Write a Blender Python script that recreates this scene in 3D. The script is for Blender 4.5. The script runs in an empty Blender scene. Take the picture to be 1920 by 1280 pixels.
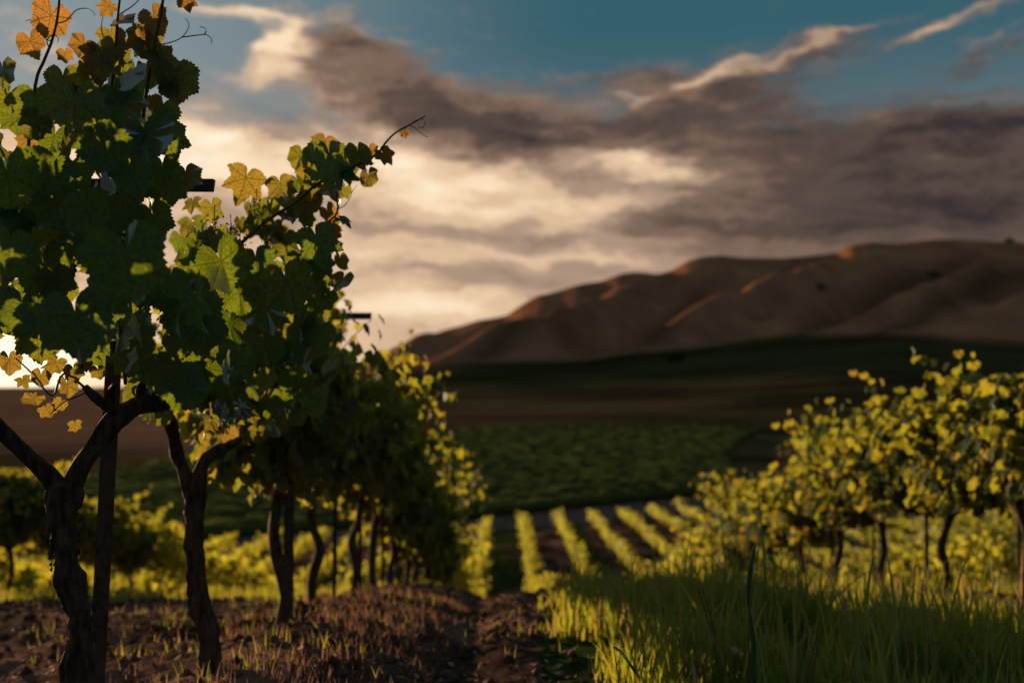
import bpy, math, random
import numpy as np
from mathutils import Vector, Euler
rad = math.radians
S = bpy.context.scene
COL = S.collection
rng = np.random.default_rng(7)
random.seed(7)

# ------------------------------------------------------------------ camera
F = 1867.0            # focal length in photo pixels (35 mm on a 36 mm wide sensor)
CZ = 1.25             # eye height above the ground under the camera
cam_d = bpy.data.cameras.new('camera')
cam = bpy.data.objects.new('camera', cam_d); COL.objects.link(cam)
cam_d.lens = 35; cam_d.sensor_width = 36
cam_d.clip_start = 0.05; cam_d.clip_end = 30000
cam.location = (0, 0, CZ)
cam.rotation_euler = (rad(92.15), 0, rad(-0.46))
cam_d.dof.use_dof = True
cam_d.dof.focus_distance = 2.75
cam_d.dof.aperture_fstop = 1.9
S.camera = cam
CR = cam.rotation_euler.to_matrix()

def P(px, py, z):
    """point in the world seen at photo pixel (px, py), z metres ahead"""
    r = CR @ Vector(((px - 960) / F, -(py - 640) / F, -1.0))
    r = r * (z / r.y)
    return np.array((r.x, r.y, r.z + CZ))

# ------------------------------------------------------------------ sun, exposure
SUN_AZ, SUN_EL = -35.0, 5.2
sl = bpy.data.lights.new('sun', 'SUN'); so = bpy.data.objects.new('sun', sl); COL.objects.link(so)
sl.energy = 5.0; sl.angle = rad(0.6); sl.color = (1.0, 0.63, 0.32)
sd = Vector((math.sin(rad(SUN_AZ)) * math.cos(rad(SUN_EL)), math.cos(rad(SUN_AZ)) * math.cos(rad(SUN_EL)), math.sin(rad(SUN_EL))))
so.rotation_euler = sd.to_track_quat('Z', 'Y').to_euler()
S.view_settings.view_transform = 'Standard'
S.view_settings.look = 'None'
S.view_settings.exposure = 0.8
S.view_settings.gamma = 1.0
S.render.engine = 'CYCLES'
S.cycles.use_denoising = True
try: S.cycles.denoiser = 'OPENIMAGEDENOISE'
except Exception: pass
S.cycles.max_bounces = 6
S.cycles.diffuse_bounces = 3
S.cycles.transmission_bounces = 3
S.cycles.glossy_bounces = 2
S.cycles.sample_clamp_indirect = 6

# ------------------------------------------------------------------ node helpers
class NT:
    def __init__(s, tree): s.t = tree; s.n = tree.nodes; s.l = tree.links
    def new(s, typ, **kw):
        n = s.n.new(typ)
        for k, v in kw.items(): setattr(n, k, v)
        return n
    def put(s, sock, v):
        if hasattr(v, 'is_output'): s.l.new(v, sock)
        else: sock.default_value = v
    def m(s, op, a, b=0.0, c=None, clamp=False):
        n = s.new('ShaderNodeMath', operation=op); n.use_clamp = clamp
        s.put(n.inputs[0], a); s.put(n.inputs[1], b)
        if c is not None: s.put(n.inputs[2], c)
        return n.outputs[0]
    def mix(s, f, a, b, mode='MIX'):
        n = s.new('ShaderNodeMix', data_type='RGBA', blend_type=mode)
        s.put(n.inputs[0], f)
        for i, v in ((6, a), (7, b)):
            if not hasattr(v, 'is_output'): v = (*v[:3], 1)
            s.put(n.inputs[i], v)
        return n.outputs[2]
    def noise(s, vec, scale, detail=3, rough=.5, dist=0.0, dim='3D'):
        n = s.new('ShaderNodeTexNoise', noise_dimensions=dim)
        s.put(n.inputs['Vector'], vec); n.inputs['Scale'].default_value = scale
        n.inputs['Detail'].default_value = detail; n.inputs['Roughness'].default_value = rough
        n.inputs['Distortion'].default_value = dist
        return n.outputs[0]
    def ss(s, x, a, b, lo=0.0, hi=1.0):
        n = s.new('ShaderNodeMapRange', interpolation_type='SMOOTHSTEP')
        s.put(n.inputs[0], x); n.inputs[1].default_value = a; n.inputs[2].default_value = b
        n.inputs[3].default_value = lo; n.inputs[4].default_value = hi
        return n.outputs[0]
    def xyz(s, x, y, z):
        n = s.new('ShaderNodeCombineXYZ')
        s.put(n.inputs[0], x); s.put(n.inputs[1], y); s.put(n.inputs[2], z)
        return n.outputs[0]

def lin(r, g, b):
    f = lambda c: (c / 255 / 12.92) if c < 10.3 else ((c / 255 + .055) / 1.055) ** 2.4
    return (f(r), f(g), f(b))

# ------------------------------------------------------------------ world: dusk sky with cloud banks
W = bpy.data.worlds.new('World'); S.world = W; W.use_nodes = True
w = NT(W.node_tree); w.n.clear()
tc = w.new('ShaderNodeTexCoord')
sp = w.new('ShaderNodeSeparateXYZ'); w.l.new(tc.outputs['Generated'], sp.inputs[0])
AZ = w.m('ARCTAN2', sp.outputs[0], sp.outputs[1])
EL = w.m('ARCSINE', sp.outputs[2])
# slow wind warp
wv = w.xyz(AZ, w.m('MULTIPLY', EL, 2.2), 0.0)
n1 = w.noise(wv, 11.0, 5, .58)
n2 = w.noise(w.xyz(w.m('ADD', AZ, 7.3), w.m('MULTIPLY', EL, 2.2), 3.1), 11.0, 5, .58)
AZw = w.m('MULTIPLY_ADD', w.m('SUBTRACT', n1, .5), .13, AZ)
ELw = w.m('MULTIPLY_ADD', w.m('SUBTRACT', n2, .5), .060, EL)
def px2ae(x, y):
    r = CR @ Vector(((x - 960) / F, -(y - 640) / F, -1.0)); r.normalize()
    return math.atan2(r.x, r.y), math.asin(r.z)
def blobs(lst, az=None, el=None):
    tot = None
    for (x, y, sx, sy, rot, amp) in lst:
        a, e = px2ae(x, y)
        kx = math.cos(a) ** 2 / F; ky = math.cos(a) / F
        c, s_ = math.cos(rad(rot)), math.sin(rad(rot))
        da = w.m('SUBTRACT', AZw if az is None else az, a); de = w.m('SUBTRACT', ELw if el is None else el, e)
        p = w.m('ADD', w.m('MULTIPLY', da, c / (sx * kx)), w.m('MULTIPLY', de, s_ / (sx * kx)))
        q = w.m('ADD', w.m('MULTIPLY', da, -s_ / (sy * ky)), w.m('MULTIPLY', de, c / (sy * ky)))
        g = w.m('EXPONENT', w.m('MULTIPLY', w.m('ADD', w.m('MULTIPLY', p, p), w.m('MULTIPLY', q, q)), -1.0))
        g = w.m('MULTIPLY', g, amp)
        tot = g if tot is None else w.m('ADD', tot, g)
    return tot
# (px, py, half width, half height, rotation counter-clockwise, weight)
dark = blobs([(720, 190, 130, 50, -10, .9), (900, 235, 190, 60, -16, 1.1), (1010, 290, 150, 40, -14, .7), (1250, 215, 300, 60, 8, .8), (1130, 150, 230, 30, 6, .45),
              (1600, 275, 420, 66, 3, .85), (1900, 235, 250, 55, 5, .5), (1800, 350, 380, 60, 0, .75), (1750, 430, 420, 50, 0, .5), (660, 80, 90, 42, -16, .95),
              (590, 130, 60, 40, 0, .45), (1500, 118, 260, 18, 14, .42), (1880, 100, 150, 20, 12, .35), (1480, 345, 160, 18, 0, .35),
              (420, 190, 130, 40, 0, .30), (1250, 425, 200, 16, -4, .35), (930, 445, 220, 24, -4, .5), (800, 505, 160, 18, 0, .3), (1600, 400, 330, 34, 0, .55), (560, 240, 90, 26, 0, .3)])
brit = blobs([(430, 285, 200, 50, -4, .95), (140, 330, 260, 110, 0, .8), (740, 300, 110, 42, -22, .8), (960, 345, 170, 42, -10, .85), (1160, 308, 120, 24, -6, 1.05), (1330, 332, 180, 20, -5, .6),
              (900, 400, 250, 34, -8, .6), (1180, 380, 170, 22, 4, .6), (520, 85, 44, 52, 0, 1.0), (430, 10, 110, 20, 0, .7), (480, 150, 70, 26, 0, .4),
              (1370, 122, 120, 13, 16, .6), (1540, 82, 150, 11, 16, .65), (1780, 48, 120, 13, 14, .7), (1300, 152, 60, 18, 0, .5), (1850, 78, 60, 10, 14, .4), (1190, 190, 60, 12, 0, .3),
              (760, 565, 200, 26, 0, .6), (690, 470, 140, 36, 0, .5), (30, 690, 130, 70, 0, 1.6), (100, 90, 160, 50, -10, .4), (1050, 480, 280, 22, -4, .45), (760, 360, 120, 40, -10, .3)])
# fine streaks across the banks
st = w.noise(w.xyz(AZw, w.m('MULTIPLY', ELw, 6.5), 1.7), 8.0, 7, .62)
st2 = w.noise(w.xyz(AZw, w.m('MULTIPLY', ELw, 2.2), 9.7), 26.0, 5, .62)
st3 = w.noise(w.xyz(AZ, w.m('MULTIPLY', EL, 3.6), 4.4), 15.0, 6, .6)
puff = w.m('ADD', w.m('MULTIPLY', w.m('SUBTRACT', st, .5), 1.5), w.m('MULTIPLY', w.m('SUBTRACT', st2, .5), 1.3))
sky = w.new('ShaderNodeTexSky', sky_type='NISHITA')
sky.sun_disc = False; sky.sun_elevation = rad(SUN_EL); sky.sun_rotation = rad(SUN_AZ)
sky.air_density = 1.2; sky.dust_density = 1.5; sky.ozone_density = 2.5
BG = 0.10
def c10(r, g, b, k=1.0):
    l = lin(r, g, b); return tuple(v * k / BG for v in l)
# clear air: teal high up, paler towards the afterglow on the left
side = w.ss(AZ, rad(-26), rad(6), 1.0, 0.0)
blue = w.mix(side, c10(52, 94, 108), c10(132, 146, 152))
blue = w.mix(w.ss(EL, rad(20), rad(11)), blue, w.mix(side, c10(100, 116, 122), c10(150, 154, 152)))
# cloud banks: one tone field, thick and dark in places, thin and lit in others
low = w.ss(EL, rad(14.5), rad(8))
right_ = w.ss(AZ, rad(-14), rad(26))
tone0 = w.m('SUBTRACT', w.m('MULTIPLY_ADD', w.ss(EL, rad(9), rad(2)), .17, .52), w.m('MULTIPLY', right_, .20))
T = w.m('ADD', tone0, w.m('MULTIPLY', brit, .38))
T = w.m('SUBTRACT', T, w.m('MULTIPLY', dark, .20))
T = w.m('ADD', T, w.m('MULTIPLY', w.m('SUBTRACT', st, .5), -.44))
T = w.m('ADD', T, w.m('MULTIPLY', w.m('SUBTRACT', st2, .5), w.ss(EL, rad(3), rad(12), .10, .32)))
T = w.m('ADD', T, w.m('MULTIPLY', w.m('SUBTRACT', st3, .5), w.ss(EL, rad(3), rad(12), .12, .34)))
cr = w.new('ShaderNodeValToRGB'); w.l.new(T, cr.inputs[0]); cr.color_ramp.interpolation = 'EASE'
els = cr.color_ramp.elements
stops = [(0.0, (54, 46, 48)), (.20, (88, 73, 66)), (.36, (126, 102, 87)), (.52, (172, 145, 124)), (.68, (224, 190, 156)), (.84, (250, 222, 186)), (1.0, (255, 242, 216))]
while len(els) < len(stops): els.new(.5)
for e_, (p_, c_) in zip(els, stops): e_.position = p_; e_.color = (*lin(*c_), 1)
cl = w.mix(1.0, cr.outputs[0], (1 / BG,) * 3, 'MULTIPLY')
cov = w.m('ADD', w.m('ADD', w.m('MULTIPLY', dark, 1.0), w.m('MULTIPLY', brit, .95)), w.m('MULTIPLY', low, .95))
cov = w.ss(w.m('ADD', cov, w.m('ADD', w.m('MULTIPLY', puff, .55), w.m('MULTIPLY', w.m('SUBTRACT', st3, .5), .5))), .08, .80)
col = w.mix(cov, blue, cl)
glow = blobs([(-70, 650, 210, 100, 0, 1.0)], AZ, EL)
gcol = w.mix(glow, (0, 0, 0), c10(255, 205, 150, .8))
col = w.mix(1.0, col, gcol, 'ADD')
# the rest of the dome, away from the afterglow, is plain dusk sky
front = w.ss(w.m('ABSOLUTE', w.m('ADD', AZ, .1)), rad(40), rad(110), 1.0, 0.0)
front = w.m('MULTIPLY', front, w.ss(EL, rad(24), rad(60), 1.0, 0.0))
nsc = w.mix(1.0, sky.outputs[0], (.55, .62, .72), 'MULTIPLY')
back = w.mix(.80, nsc, c10(104, 122, 126))
col = w.mix(front, back, col)
sk2 = w.mix(1.0, sky.outputs[0], (.012, .010, .007), 'MULTIPLY')
col = w.mix(1.0, col, sk2, 'ADD')
bg = w.new('ShaderNodeBackground'); w.l.new(col, bg.inputs[0]); bg.inputs[1].default_value = BG * .574
wo = w.new('ShaderNodeOutputWorld'); w.l.new(bg.outputs[0], wo.inputs[0])

# ------------------------------------------------------------------ numpy noise
def _h(ix, iy, s):
    v = np.sin(ix * 127.1 + iy * 311.7 + s * 74.7) * 43758.5453
    return v - np.floor(v)
def vnoise(x, y, s=0):
    x = np.asarray(x, float); y = np.asarray(y, float)
    ix, iy = np.floor(x), np.floor(y); fx, fy = x - ix, y - iy
    fx = fx * fx * (3 - 2 * fx); fy = fy * fy * (3 - 2 * fy)
    a, b = _h(ix, iy, s), _h(ix + 1, iy, s); c, d = _h(ix, iy + 1, s), _h(ix + 1, iy + 1, s)
    return (a * (1 - fx) + b * fx) * (1 - fy) + (c * (1 - fx) + d * fx) * fy - .5
def fbm(x, y, o=4, s=0):
    t = 0; a = 1.0
    for i in range(o):
        t = t + a * vnoise(x, y, s + i); x = x * 2.03 + 5.1; y = y * 2.03 + 1.7; a *= .5
    return t
def sst(x, a, b):
    t = np.clip((x - a) / (b - a), 0, 1); return t * t * (3 - 2 * t)

# ------------------------------------------------------------------ terrain height
_py = np.array([-400, -30, 0, 3, 4.1, 5.5, 7.4, 9.2, 12, 15, 18, 22, 30, 38, 45, 60, 82, 100, 220, 600, 14000.])
_pz = np.array([6, 0.3, -1.25, -1.22, -1.26, -1.42, -1.72, -2.02, -2.62, -3.35, -4.15, -5.4, -7.8, -9.8, -10.75, -11.3, -11.95, -11.6, -11.2, -12.0, -119.0])
_gy = np.concatenate([np.arange(-60, 120, .25)])
_gz = np.interp(_gy, _py, _pz)
_k = np.exp(-np.linspace(-2, 2, 13) ** 2); _k /= _k.sum()
_gz = np.convolve(np.pad(_gz, 6, 'edge'), _k, 'valid')
def prof(Y): return np.where((Y > -55) & (Y < 115), np.interp(Y, _gy, _gz), np.interp(Y, _py, _pz))
_rid = [(-900, 722), (300, 716), (560, 700), (640, 683), (700, 664), (740, 646), (780, 632), (820, 617), (870, 603), (900, 594), (950, 586), (972, 568), (1010, 547), (1055, 537), (1085, 526),
        (1128, 521), (1162, 506), (1190, 503), (1235, 506), (1262, 499), (1290, 482), (1320, 473), (1352, 470), (1400, 476), (1470, 477), (1530, 471), (1572, 466), (1600, 452), (1640, 446), (1690, 450),
        (1740, 443), (1800, 440), (1860, 444), (1920, 448), (2100, 470), (2500, 520), (3400, 700)]
_ru = (np.array([a for a, b in _rid]) - 945) / F
_rz = np.array([b for a, b in _rid], float)
_su = np.linspace(_ru[0], _ru[-1], 4000)
_sz = np.convolve(np.pad(np.interp(_su, _ru, _rz), 6, 'edge'), np.ones(13) / 13, 'valid')
RID = 880.0
SPURS = [  # (u at foot, u at ridge, t0, t1, width, height)
    (-.050, .17, .02, 1.0, .030, 17), (.150, .42, .03, .95, .034, 22), (.235, .50, .05, .9, .026, 13),
    (.34, .58, .10, .95, .030, 16), (-.14, .05, .1, 1.0, .026, 11), (.46, .70, .1, .95, .03, 15), (.06, .25, .02, .9, .03, -10), (.29, .50, .1, .9, .02, -8)]
_fu = np.array([-.6, -.16, -.10, 0, .08, .16, .25, .33, .40, .46, .6, 1.2])
_fz = np.array([712, 706, 690, 676, 668, 656, 636, 624, 622, 632, 650, 690.])      # photo height of the foot of the hills
def foot_of(u): return 470 + 35 * np.sin(u * 8 + .5)
def ridge_of(u): return RID * (1 + .10 * np.sin(u * 5 + .6))
def rel(X, Y):
    X = np.asarray(X, float); Y = np.asarray(Y, float)
    h = prof(Y)
    Ys = np.maximum(Y, 1.0); u = X / Ys
    rp = (710 - np.interp(u, _su, _sz)) / F
    R = ridge_of(u); foot = foot_of(u)
    hf = (710 - np.interp(u, _fu, _fz)) / F * foot
    mask = sst(u, -.24, -.11)
    t = (Y - foot) / (R - foot); tc_ = np.clip(t, 0, 1)
    g_ = np.clip((Y - 222) / (foot - 222), 0, 1)
    apron = (hf + 12.0) * (.55 * g_ + .45 * g_ * g_)
    apron = apron + fbm(X / 60, Y / 40, 3, 9) * 1.2 * sst(Y, 240, 330) * (1 - sst(g_, .8, 1.0))
    amp = rp * R - hf
    shape = .46 * tc_ + .54 * tc_ ** 2.1
    hill = amp * shape
    sp_ = 0
    for (u0, u1, t0, t1, wd, A) in SPURS:
        us = u0 + (u1 - u0) * tc_ ** .9 + .006 * np.sin(tc_ * 9 + u0 * 30)
        d = (u - us) / wd
        d = np.where(d < 0, d * .85, d * .75)
        sp_ = sp_ + A * sst(t, -.22, .10) * np.exp(-d * d) * sst(tc_, t0 - .08, t0 + .2) * (1 - sst(tc_, .50, .90))
    nn = fbm(X / 70 + Y / 190, Y / 120, 4, 3) * 8 * sst(tc_, .05, .3) * (1 - sst(tc_, .75, 1.0))
    hill = hill + sp_ + nn
    over = np.clip((Y - R) / R, 0, 50)
    tot = apron + hill
    tot = np.where(t > 1, (rp * R + 12.0) * np.exp(-(over * 1.8) ** 2), tot)
    h = h + np.where(Y > 150, tot * mask, 0)
    # low far ridges on the left of the valley
    h = h + np.where(Y > 700, (1 - mask) * 3.0 * fbm(X / 400, Y / 500, 3, 5) * sst(Y, 700, 1400), 0)
    # knoll shoulders: gentle cross fall near the camera
    h = h + np.where(np.abs(Y) < 40, fbm(X / 6, Y / 6, 3, 1) * .10, 0)
    # raised strip under the near vine row, wheel rut beside it
    near = (1 - sst(Y, 20, 30))
    h = h + near * (.12 * np.exp(-((X + .95) / .42) ** 2) + .05 * np.exp(-((X - 4.1) / .5) ** 2) - .09 * np.exp(-((X + .22) / .17) ** 2))
    h = h + near * (fbm(X * 2.6, Y * 2.6, 4, 12) * .07 + np.abs(fbm(X * 7, Y * 7, 2, 13)) * .05)
    return h
def ground(X, Y): return rel(X, Y) + CZ
def gz(x, y): return float(ground(np.array([x]), np.array([y]))[0])

# ------------------------------------------------------------------ mesh helpers
def mesh_np(name, V, faces, mats, attrs=None, smooth=True):
    """faces: list of (n,k) integer arrays, all k allowed"""
    me = bpy.data.meshes.new(name)
    V = np.ascontiguousarray(V, dtype=np.float32)
    me.vertices.add(len(V)); me.vertices.foreach_set('co', V.ravel())
    idx = np.concatenate([f.ravel() for f in faces]).astype(np.int32)
    tot = np.concatenate([np.full(len(f), f.shape[1]) for f in faces]).astype(np.int32)
    st_ = np.concatenate([[0], np.cumsum(tot)[:-1]]).astype(np.int32)
    me.loops.add(len(idx)); me.loops.foreach_set('vertex_index', idx)
    me.polygons.add(len(tot)); me.polygons.foreach_set('loop_start', st_); me.polygons.foreach_set('loop_total', tot)
    me.polygons.foreach_set('use_smooth', np.full(len(tot), smooth))
    me.update(calc_edges=True)
    for m_ in mats: me.materials.append(m_)
    for k, (typ, data) in (attrs or {}).items():
        a = me.attributes.new(k, typ, 'POINT')
        a.data.foreach_set('color' if 'COLOR' in typ else 'vector', np.ascontiguousarray(data, dtype=np.float32).ravel())
    me.validate()
    return me

def link(name, me, parent=None, loc=(0, 0, 0)):
    o = bpy.data.objects.new(name, me); COL.objects.link(o)
    o.location = loc
    if parent is not None: o.parent = parent
    return o
def empty(name, loc=(0, 0, 0)):
    o = bpy.data.objects.new(name, None); COL.objects.link(o); o.location = loc; o.empty_display_size = .1
    return o
def tag(o, label=None, cat=None, group=None, kind=None):
    if label: o['label'] = label
    if cat: o['category'] = cat
    if group: o['group'] = group
    if kind: o['kind'] = kind
    return o

class Geo:
    def __init__(s): s.V = []; s.F = {}; s.n = 0; s.T = []; s.L = []
    def add(s, V, faces, tint=(.5, .5, .5, 1), luv=None):
        V = np.asarray(V); s.V.append(V)
        for f in faces:
            f = np.asarray(f); s.F.setdefault(f.shape[1], []).append(f + s.n)
        s.n += len(V)
        t = np.empty((len(V), 4)); t[:] = tint; s.T.append(t)
        s.L.append(luv if luv is not None else np.zeros((len(V), 3)))
    def mesh(s, name, mats, smooth=True):
        return mesh_np(name, np.concatenate(s.V), [np.concatenate(v) for v in s.F.values()], mats,
                       {'tint': ('FLOAT_COLOR', np.concatenate(s.T)), 'leaf_uv': ('FLOAT_VECTOR', np.concatenate(s.L))}, smooth)

def catmull(pts, n):
    pts = np.asarray(pts, float)
    p = np.vstack([2 * pts[0] - pts[1], pts, 2 * pts[-1] - pts[-2]])
    out = []
    for i in range(1, len(p) - 2):
        for k in range(n):
            t = k / n
            out.append(.5 * ((2 * p[i]) + (-p[i - 1] + p[i + 1]) * t + (2 * p[i - 1] - 5 * p[i] + 4 * p[i + 1] - p[i + 2]) * t * t + (-p[i - 1] + 3 * p[i] - 3 * p[i + 1] + p[i + 2]) * t ** 3))
    out.append(pts[-1]); return np.array(out)
def tube(g, pts, radii, sides=10, sub=4, rough=0.0, seed=0, tint=(.5, .5, .5, 1), cap=True):
    """a tapered limb through pts (k,3) with radii per point"""
    c = catmull(pts, sub); n = len(c)
    r = np.interp(np.linspace(0, len(pts) - 1, n), np.arange(len(pts)), radii)
    tg = np.gradient(c, axis=0); tg /= np.linalg.norm(tg, axis=1)[:, None] + 1e-9
    up_ = np.array([0, 1, 0.]) if abs(tg[0][1]) < .9 else np.array([1, 0, 0.])
    a = np.cross(tg[0], up_); a /= np.linalg.norm(a)
    V = []
    ph = np.linspace(0, 2 * np.pi, sides, endpoint=False)
    L = 0
    for i in range(n):
        a = a - tg[i] * a.dot(tg[i]); a /= np.linalg.norm(a); b = np.cross(tg[i], a)
        if i: L += np.linalg.norm(c[i] - c[i - 1])
        rr = r[i] * np.ones(sides)
        if rough:
            rr = rr * (1 + rough * (np.sin(ph * 5 + L * 9 + seed) * .35 + np.sin(ph * 9 - L * 14 + seed * 2) * .25) + rough * 2.2 * fbm(ph * 1.3 + seed, np.full(sides, L * 16.0), 3, seed))
        V.append(c[i] + np.cos(ph)[:, None] * a * rr[:, None] + np.sin(ph)[:, None] * b * rr[:, None])
    V = np.concatenate(V)
    i, j = np.meshgrid(np.arange(n - 1), np.arange(sides), indexing='ij'); i = i.ravel(); j = j.ravel(); k = (j + 1) % sides
    fs = [np.stack([i * sides + j, i * sides + k, (i + 1) * sides + k, (i + 1) * sides + j], 1)]
    if cap:
        V = np.vstack([V, c[-1] + tg[-1] * r[-1] * .5, c[0]])
        jj = np.arange(sides); kk = (jj + 1) % sides; b0 = (n - 1) * sides
        fs.append(np.stack([b0 + jj, b0 + kk, np.full(sides, n * sides)], 1))
        fs.append(np.stack([kk, jj, np.full(sides, n * sides + 1)], 1))
    g.add(V, fs, tint)

# ------------------------------------------------------------------ leaf shapes
_cp = np.array([0, 9, 20, 31, 42, 51, 60, 72, 82, 96, 104, 114, 134, 152, 168, 180.])
_cr = np.array([1.04, .92, .80, .70, .82, .95, .84, .70, .66, .76, .84, .74, .66, .58, .40, .10])
def leaf_proto(nper, rings, teeth=.055, lob=1.0, seed=0):
    ph = np.linspace(-180, 180, nper + 1)
    rr = np.interp(np.abs(ph), _cp, .80 + (_cr - .80) * np.where(_cp > 160, 1, lob))
    rr = rr * (1 + .05 * vnoise(ph / 28., ph * 0 + seed, seed))
    pr = np.radians(ph)
    V = [np.zeros((1, 2))]
    for q in rings:
        r = rr * q
        if q == rings[-1] and teeth:
            tt = (np.arange(nper + 1) % 3) / 2.0
            tt = np.where(ph > 0, 1 - tt, tt)
            r = r * (1 + teeth * (tt - .5) * (1.2 + 1.2 * vnoise(ph / 9., ph * 0 + 3, seed)))
        V.append(np.stack([np.sin(pr) * r, np.cos(pr) * r], 1))
    V = np.concatenate(V)
    fs = []; m = nper + 1; j = np.arange(nper)
    fs.append(np.stack([np.zeros(nper, int), 1 + j + 1, 1 + j], 1))
    for k in range(len(rings) - 1):
        a = 1 + k * m; b = a + m
        fs.append(np.stack([a + j, a + j + 1, b + j + 1, b + j], 1))
    return V, fs
HERO = [leaf_proto(108, (.3, .62, .86, 1.0), .06, lb, sd_) for lb, sd_ in ((.75, 1), (1.0, 2), (.4, 3), (.6, 4), (1.35, 5))]
MID = [leaf_proto(24, (.6, 1.0), .08, lb, sd_) for lb, sd_ in ((.9, 1), (1.3, 2), (.6, 3))]
FAR = [leaf_proto(10, (1.0,), 0, lb, sd_) for lb, sd_ in ((1.0, 1), (1.4, 2))]
def nrm(v): return v / (np.linalg.norm(v) + 1e-9)
def add_leaf(g, pos, tip, nor, size, young=0.0, kind=HERO, rs=None, curl=None, fold=None):
    """pos = petiole joint; tip = direction of the leaf tip; size = half length"""
    R = rs or random
    V2, fs = kind[R.randrange(len(kind))]
    tip = nrm(np.asarray(tip, float)); nor = np.asarray(nor, float); nor = nrm(nor - tip * nor.dot(tip)); sx = np.cross(tip, nor)
    x, y = V2[:, 0], V2[:, 1]; r = np.hypot(x, y); ph = np.arctan2(x, y)
    if curl is None: curl = R.uniform(-.05, .55)
    if fold is None: fold = R.uniform(-.2, .65)
    z = -curl * (y + .1) * np.abs(y + .1) - .22 * R.uniform(.3, 1.2) * x * x + fold * np.abs(x) * .5
    z = z + R.uniform(.03, .11) * np.sin(ph * R.choice((3, 4, 5, 6)) + R.uniform(0, 6)) * r * r * 1.6
    z = z + .07 * np.abs(np.sin(ph * 180 / np.pi / 48 * np.pi)) * r     # blade swells between the veins
    z = z + .06 * R.uniform(-1, 1) * np.sin(x * 6 + R.uniform(0, 6)) * r
    P3 = np.asarray(pos) + size * (x[:, None] * sx + y[:, None] * tip + z[:, None] * nor)
    g.add(P3, fs, (R.random(), young, R.random(), 1), np.stack([x, y, r], 1))

# ------------------------------------------------------------------ materials
def new_mat(name):
    m = bpy.data.materials.new(name); m.use_nodes = True; t = NT(m.node_tree); t.n.clear()
    return m, t, t.new('ShaderNodeOutputMaterial')
def attr(t, name):
    a = t.new('ShaderNodeAttribute'); a.attribute_name = name; return a
def bump(t, h, strength=.4, dist=.01):
    b = t.new('ShaderNodeBump'); b.inputs['Strength'].default_value = strength; b.inputs['Distance'].default_value = dist
    t.l.new(h, b.inputs['Height']); return b.outputs[0]

def leaf_material(name, veins=True, bk=.35, ol=(.022, .060, .016), oy=(.11, .075, .022), tl=(.70, .64, .05), ty=(.85, .36, .09), tw=.45, gloss=.5):
    m, t, out = new_mat(name)
    ti = attr(t, 'tint'); s3 = t.new('ShaderNodeSeparateColor'); t.l.new(ti.outputs['Color'], s3.inputs[0])
    rnd, yg, r2 = s3.outputs
    refl = t.mix(yg, t.mix(rnd, tuple(c * .75 for c in ol), tuple(c * 1.35 for c in ol)), oy)
    trn = t.mix(yg, t.mix(r2, tl, (tl[0] * .6, tl[1] * .8, tl[2])), ty)
    geo = t.new('ShaderNodeNewGeometry')
    refl = t.mix(t.m('MULTIPLY', geo.outputs['Backfacing'], bk), refl, (.075, .105, .055))
    nsock = None
    if veins:
        lu = attr(t, 'leaf_uv'); sp_ = t.new('ShaderNodeSeparateXYZ'); t.l.new(lu.outputs['Vector'], sp_.inputs[0])
        an = t.m('ARCTAN2', sp_.outputs[0], sp_.outputs[1])
        pp = t.m('PINGPONG', an, rad(26))
        a_ = t.m('MULTIPLY', sp_.outputs[2], t.m('COSINE', pp)); b_ = t.m('MULTIPLY', sp_.outputs[2], t.m('SINE', pp))
        main = t.ss(b_, .008, .030, 1.0, 0.0)
        side_ = t.m('PINGPONG', t.m('SUBTRACT', a_, t.m('MULTIPLY', b_, 1.1)), .075)
        sec = t.m('MULTIPLY', t.ss(side_, .003, .020, 1.0, 0.0), .7)
        net = t.new('ShaderNodeTexVoronoi', feature='DISTANCE_TO_EDGE'); t.l.new(lu.outputs['Vector'], net.inputs['Vector']); net.inputs['Scale'].default_value = 22
        nt_ = t.m('MULTIPLY', t.ss(net.outputs[0], .0, .12, 1.0, 0.0), .25)
        vv = t.m('MAXIMUM', t.m('MAXIMUM', main, sec), nt_)
        refl = t.mix(t.m('MULTIPLY', vv, .55), refl, (.15, .19, .09))
        trn = t.mix(t.m('MULTIPLY', vv, .88), trn, tuple(c * .35 for c in tl))
        nz = t.noise(lu.outputs['Vector'], 9, 3)
        trn = t.mix(t.ss(nz, .35, .7), trn, t.mix(1.0, trn, (.62, .66, .6), 'MULTIPLY'))
        refl = t.mix(t.ss(nz, .4, .7), refl, t.mix(1.0, refl, (.6, .75, .8), 'MULTIPLY'))
        hgt = t.m('ADD', t.m('MULTIPLY', vv, -.7), t.m('MULTIPLY', nz, .5))
        nsock = bump(t, hgt, .9, .006)
    d = t.new('ShaderNodeBsdfDiffuse'); t.l.new(refl, d.inputs[0])
    tr = t.new('ShaderNodeBsdfTranslucent'); t.l.new(trn, tr.inputs[0])
    gl = t.new('ShaderNodeBsdfGlossy'); gl.inputs['Roughness'].default_value = .52; gl.inputs[0].default_value = (.62, .72, .80, 1)
    if nsock is not None:
        for n_ in (d, gl): t.l.new(nsock, n_.inputs['Normal'])
    ad = t.new('ShaderNodeMixShader'); ad.inputs[0].default_value = tw; t.l.new(d.outputs[0], ad.inputs[1]); t.l.new(tr.outputs[0], ad.inputs[2])
    fr = t.new('ShaderNodeFresnel'); fr.inputs[0].default_value = 1.38
    m2 = t.new('ShaderNodeMixShader'); t.l.new(t.m('MULTIPLY', fr.outputs[0], gloss), m2.inputs[0]); t.l.new(ad.outputs[0], m2.inputs[1]); t.l.new(gl.outputs[0], m2.inputs[2])
    t.l.new(m2.outputs[0], out.inputs[0])
    return m
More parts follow.
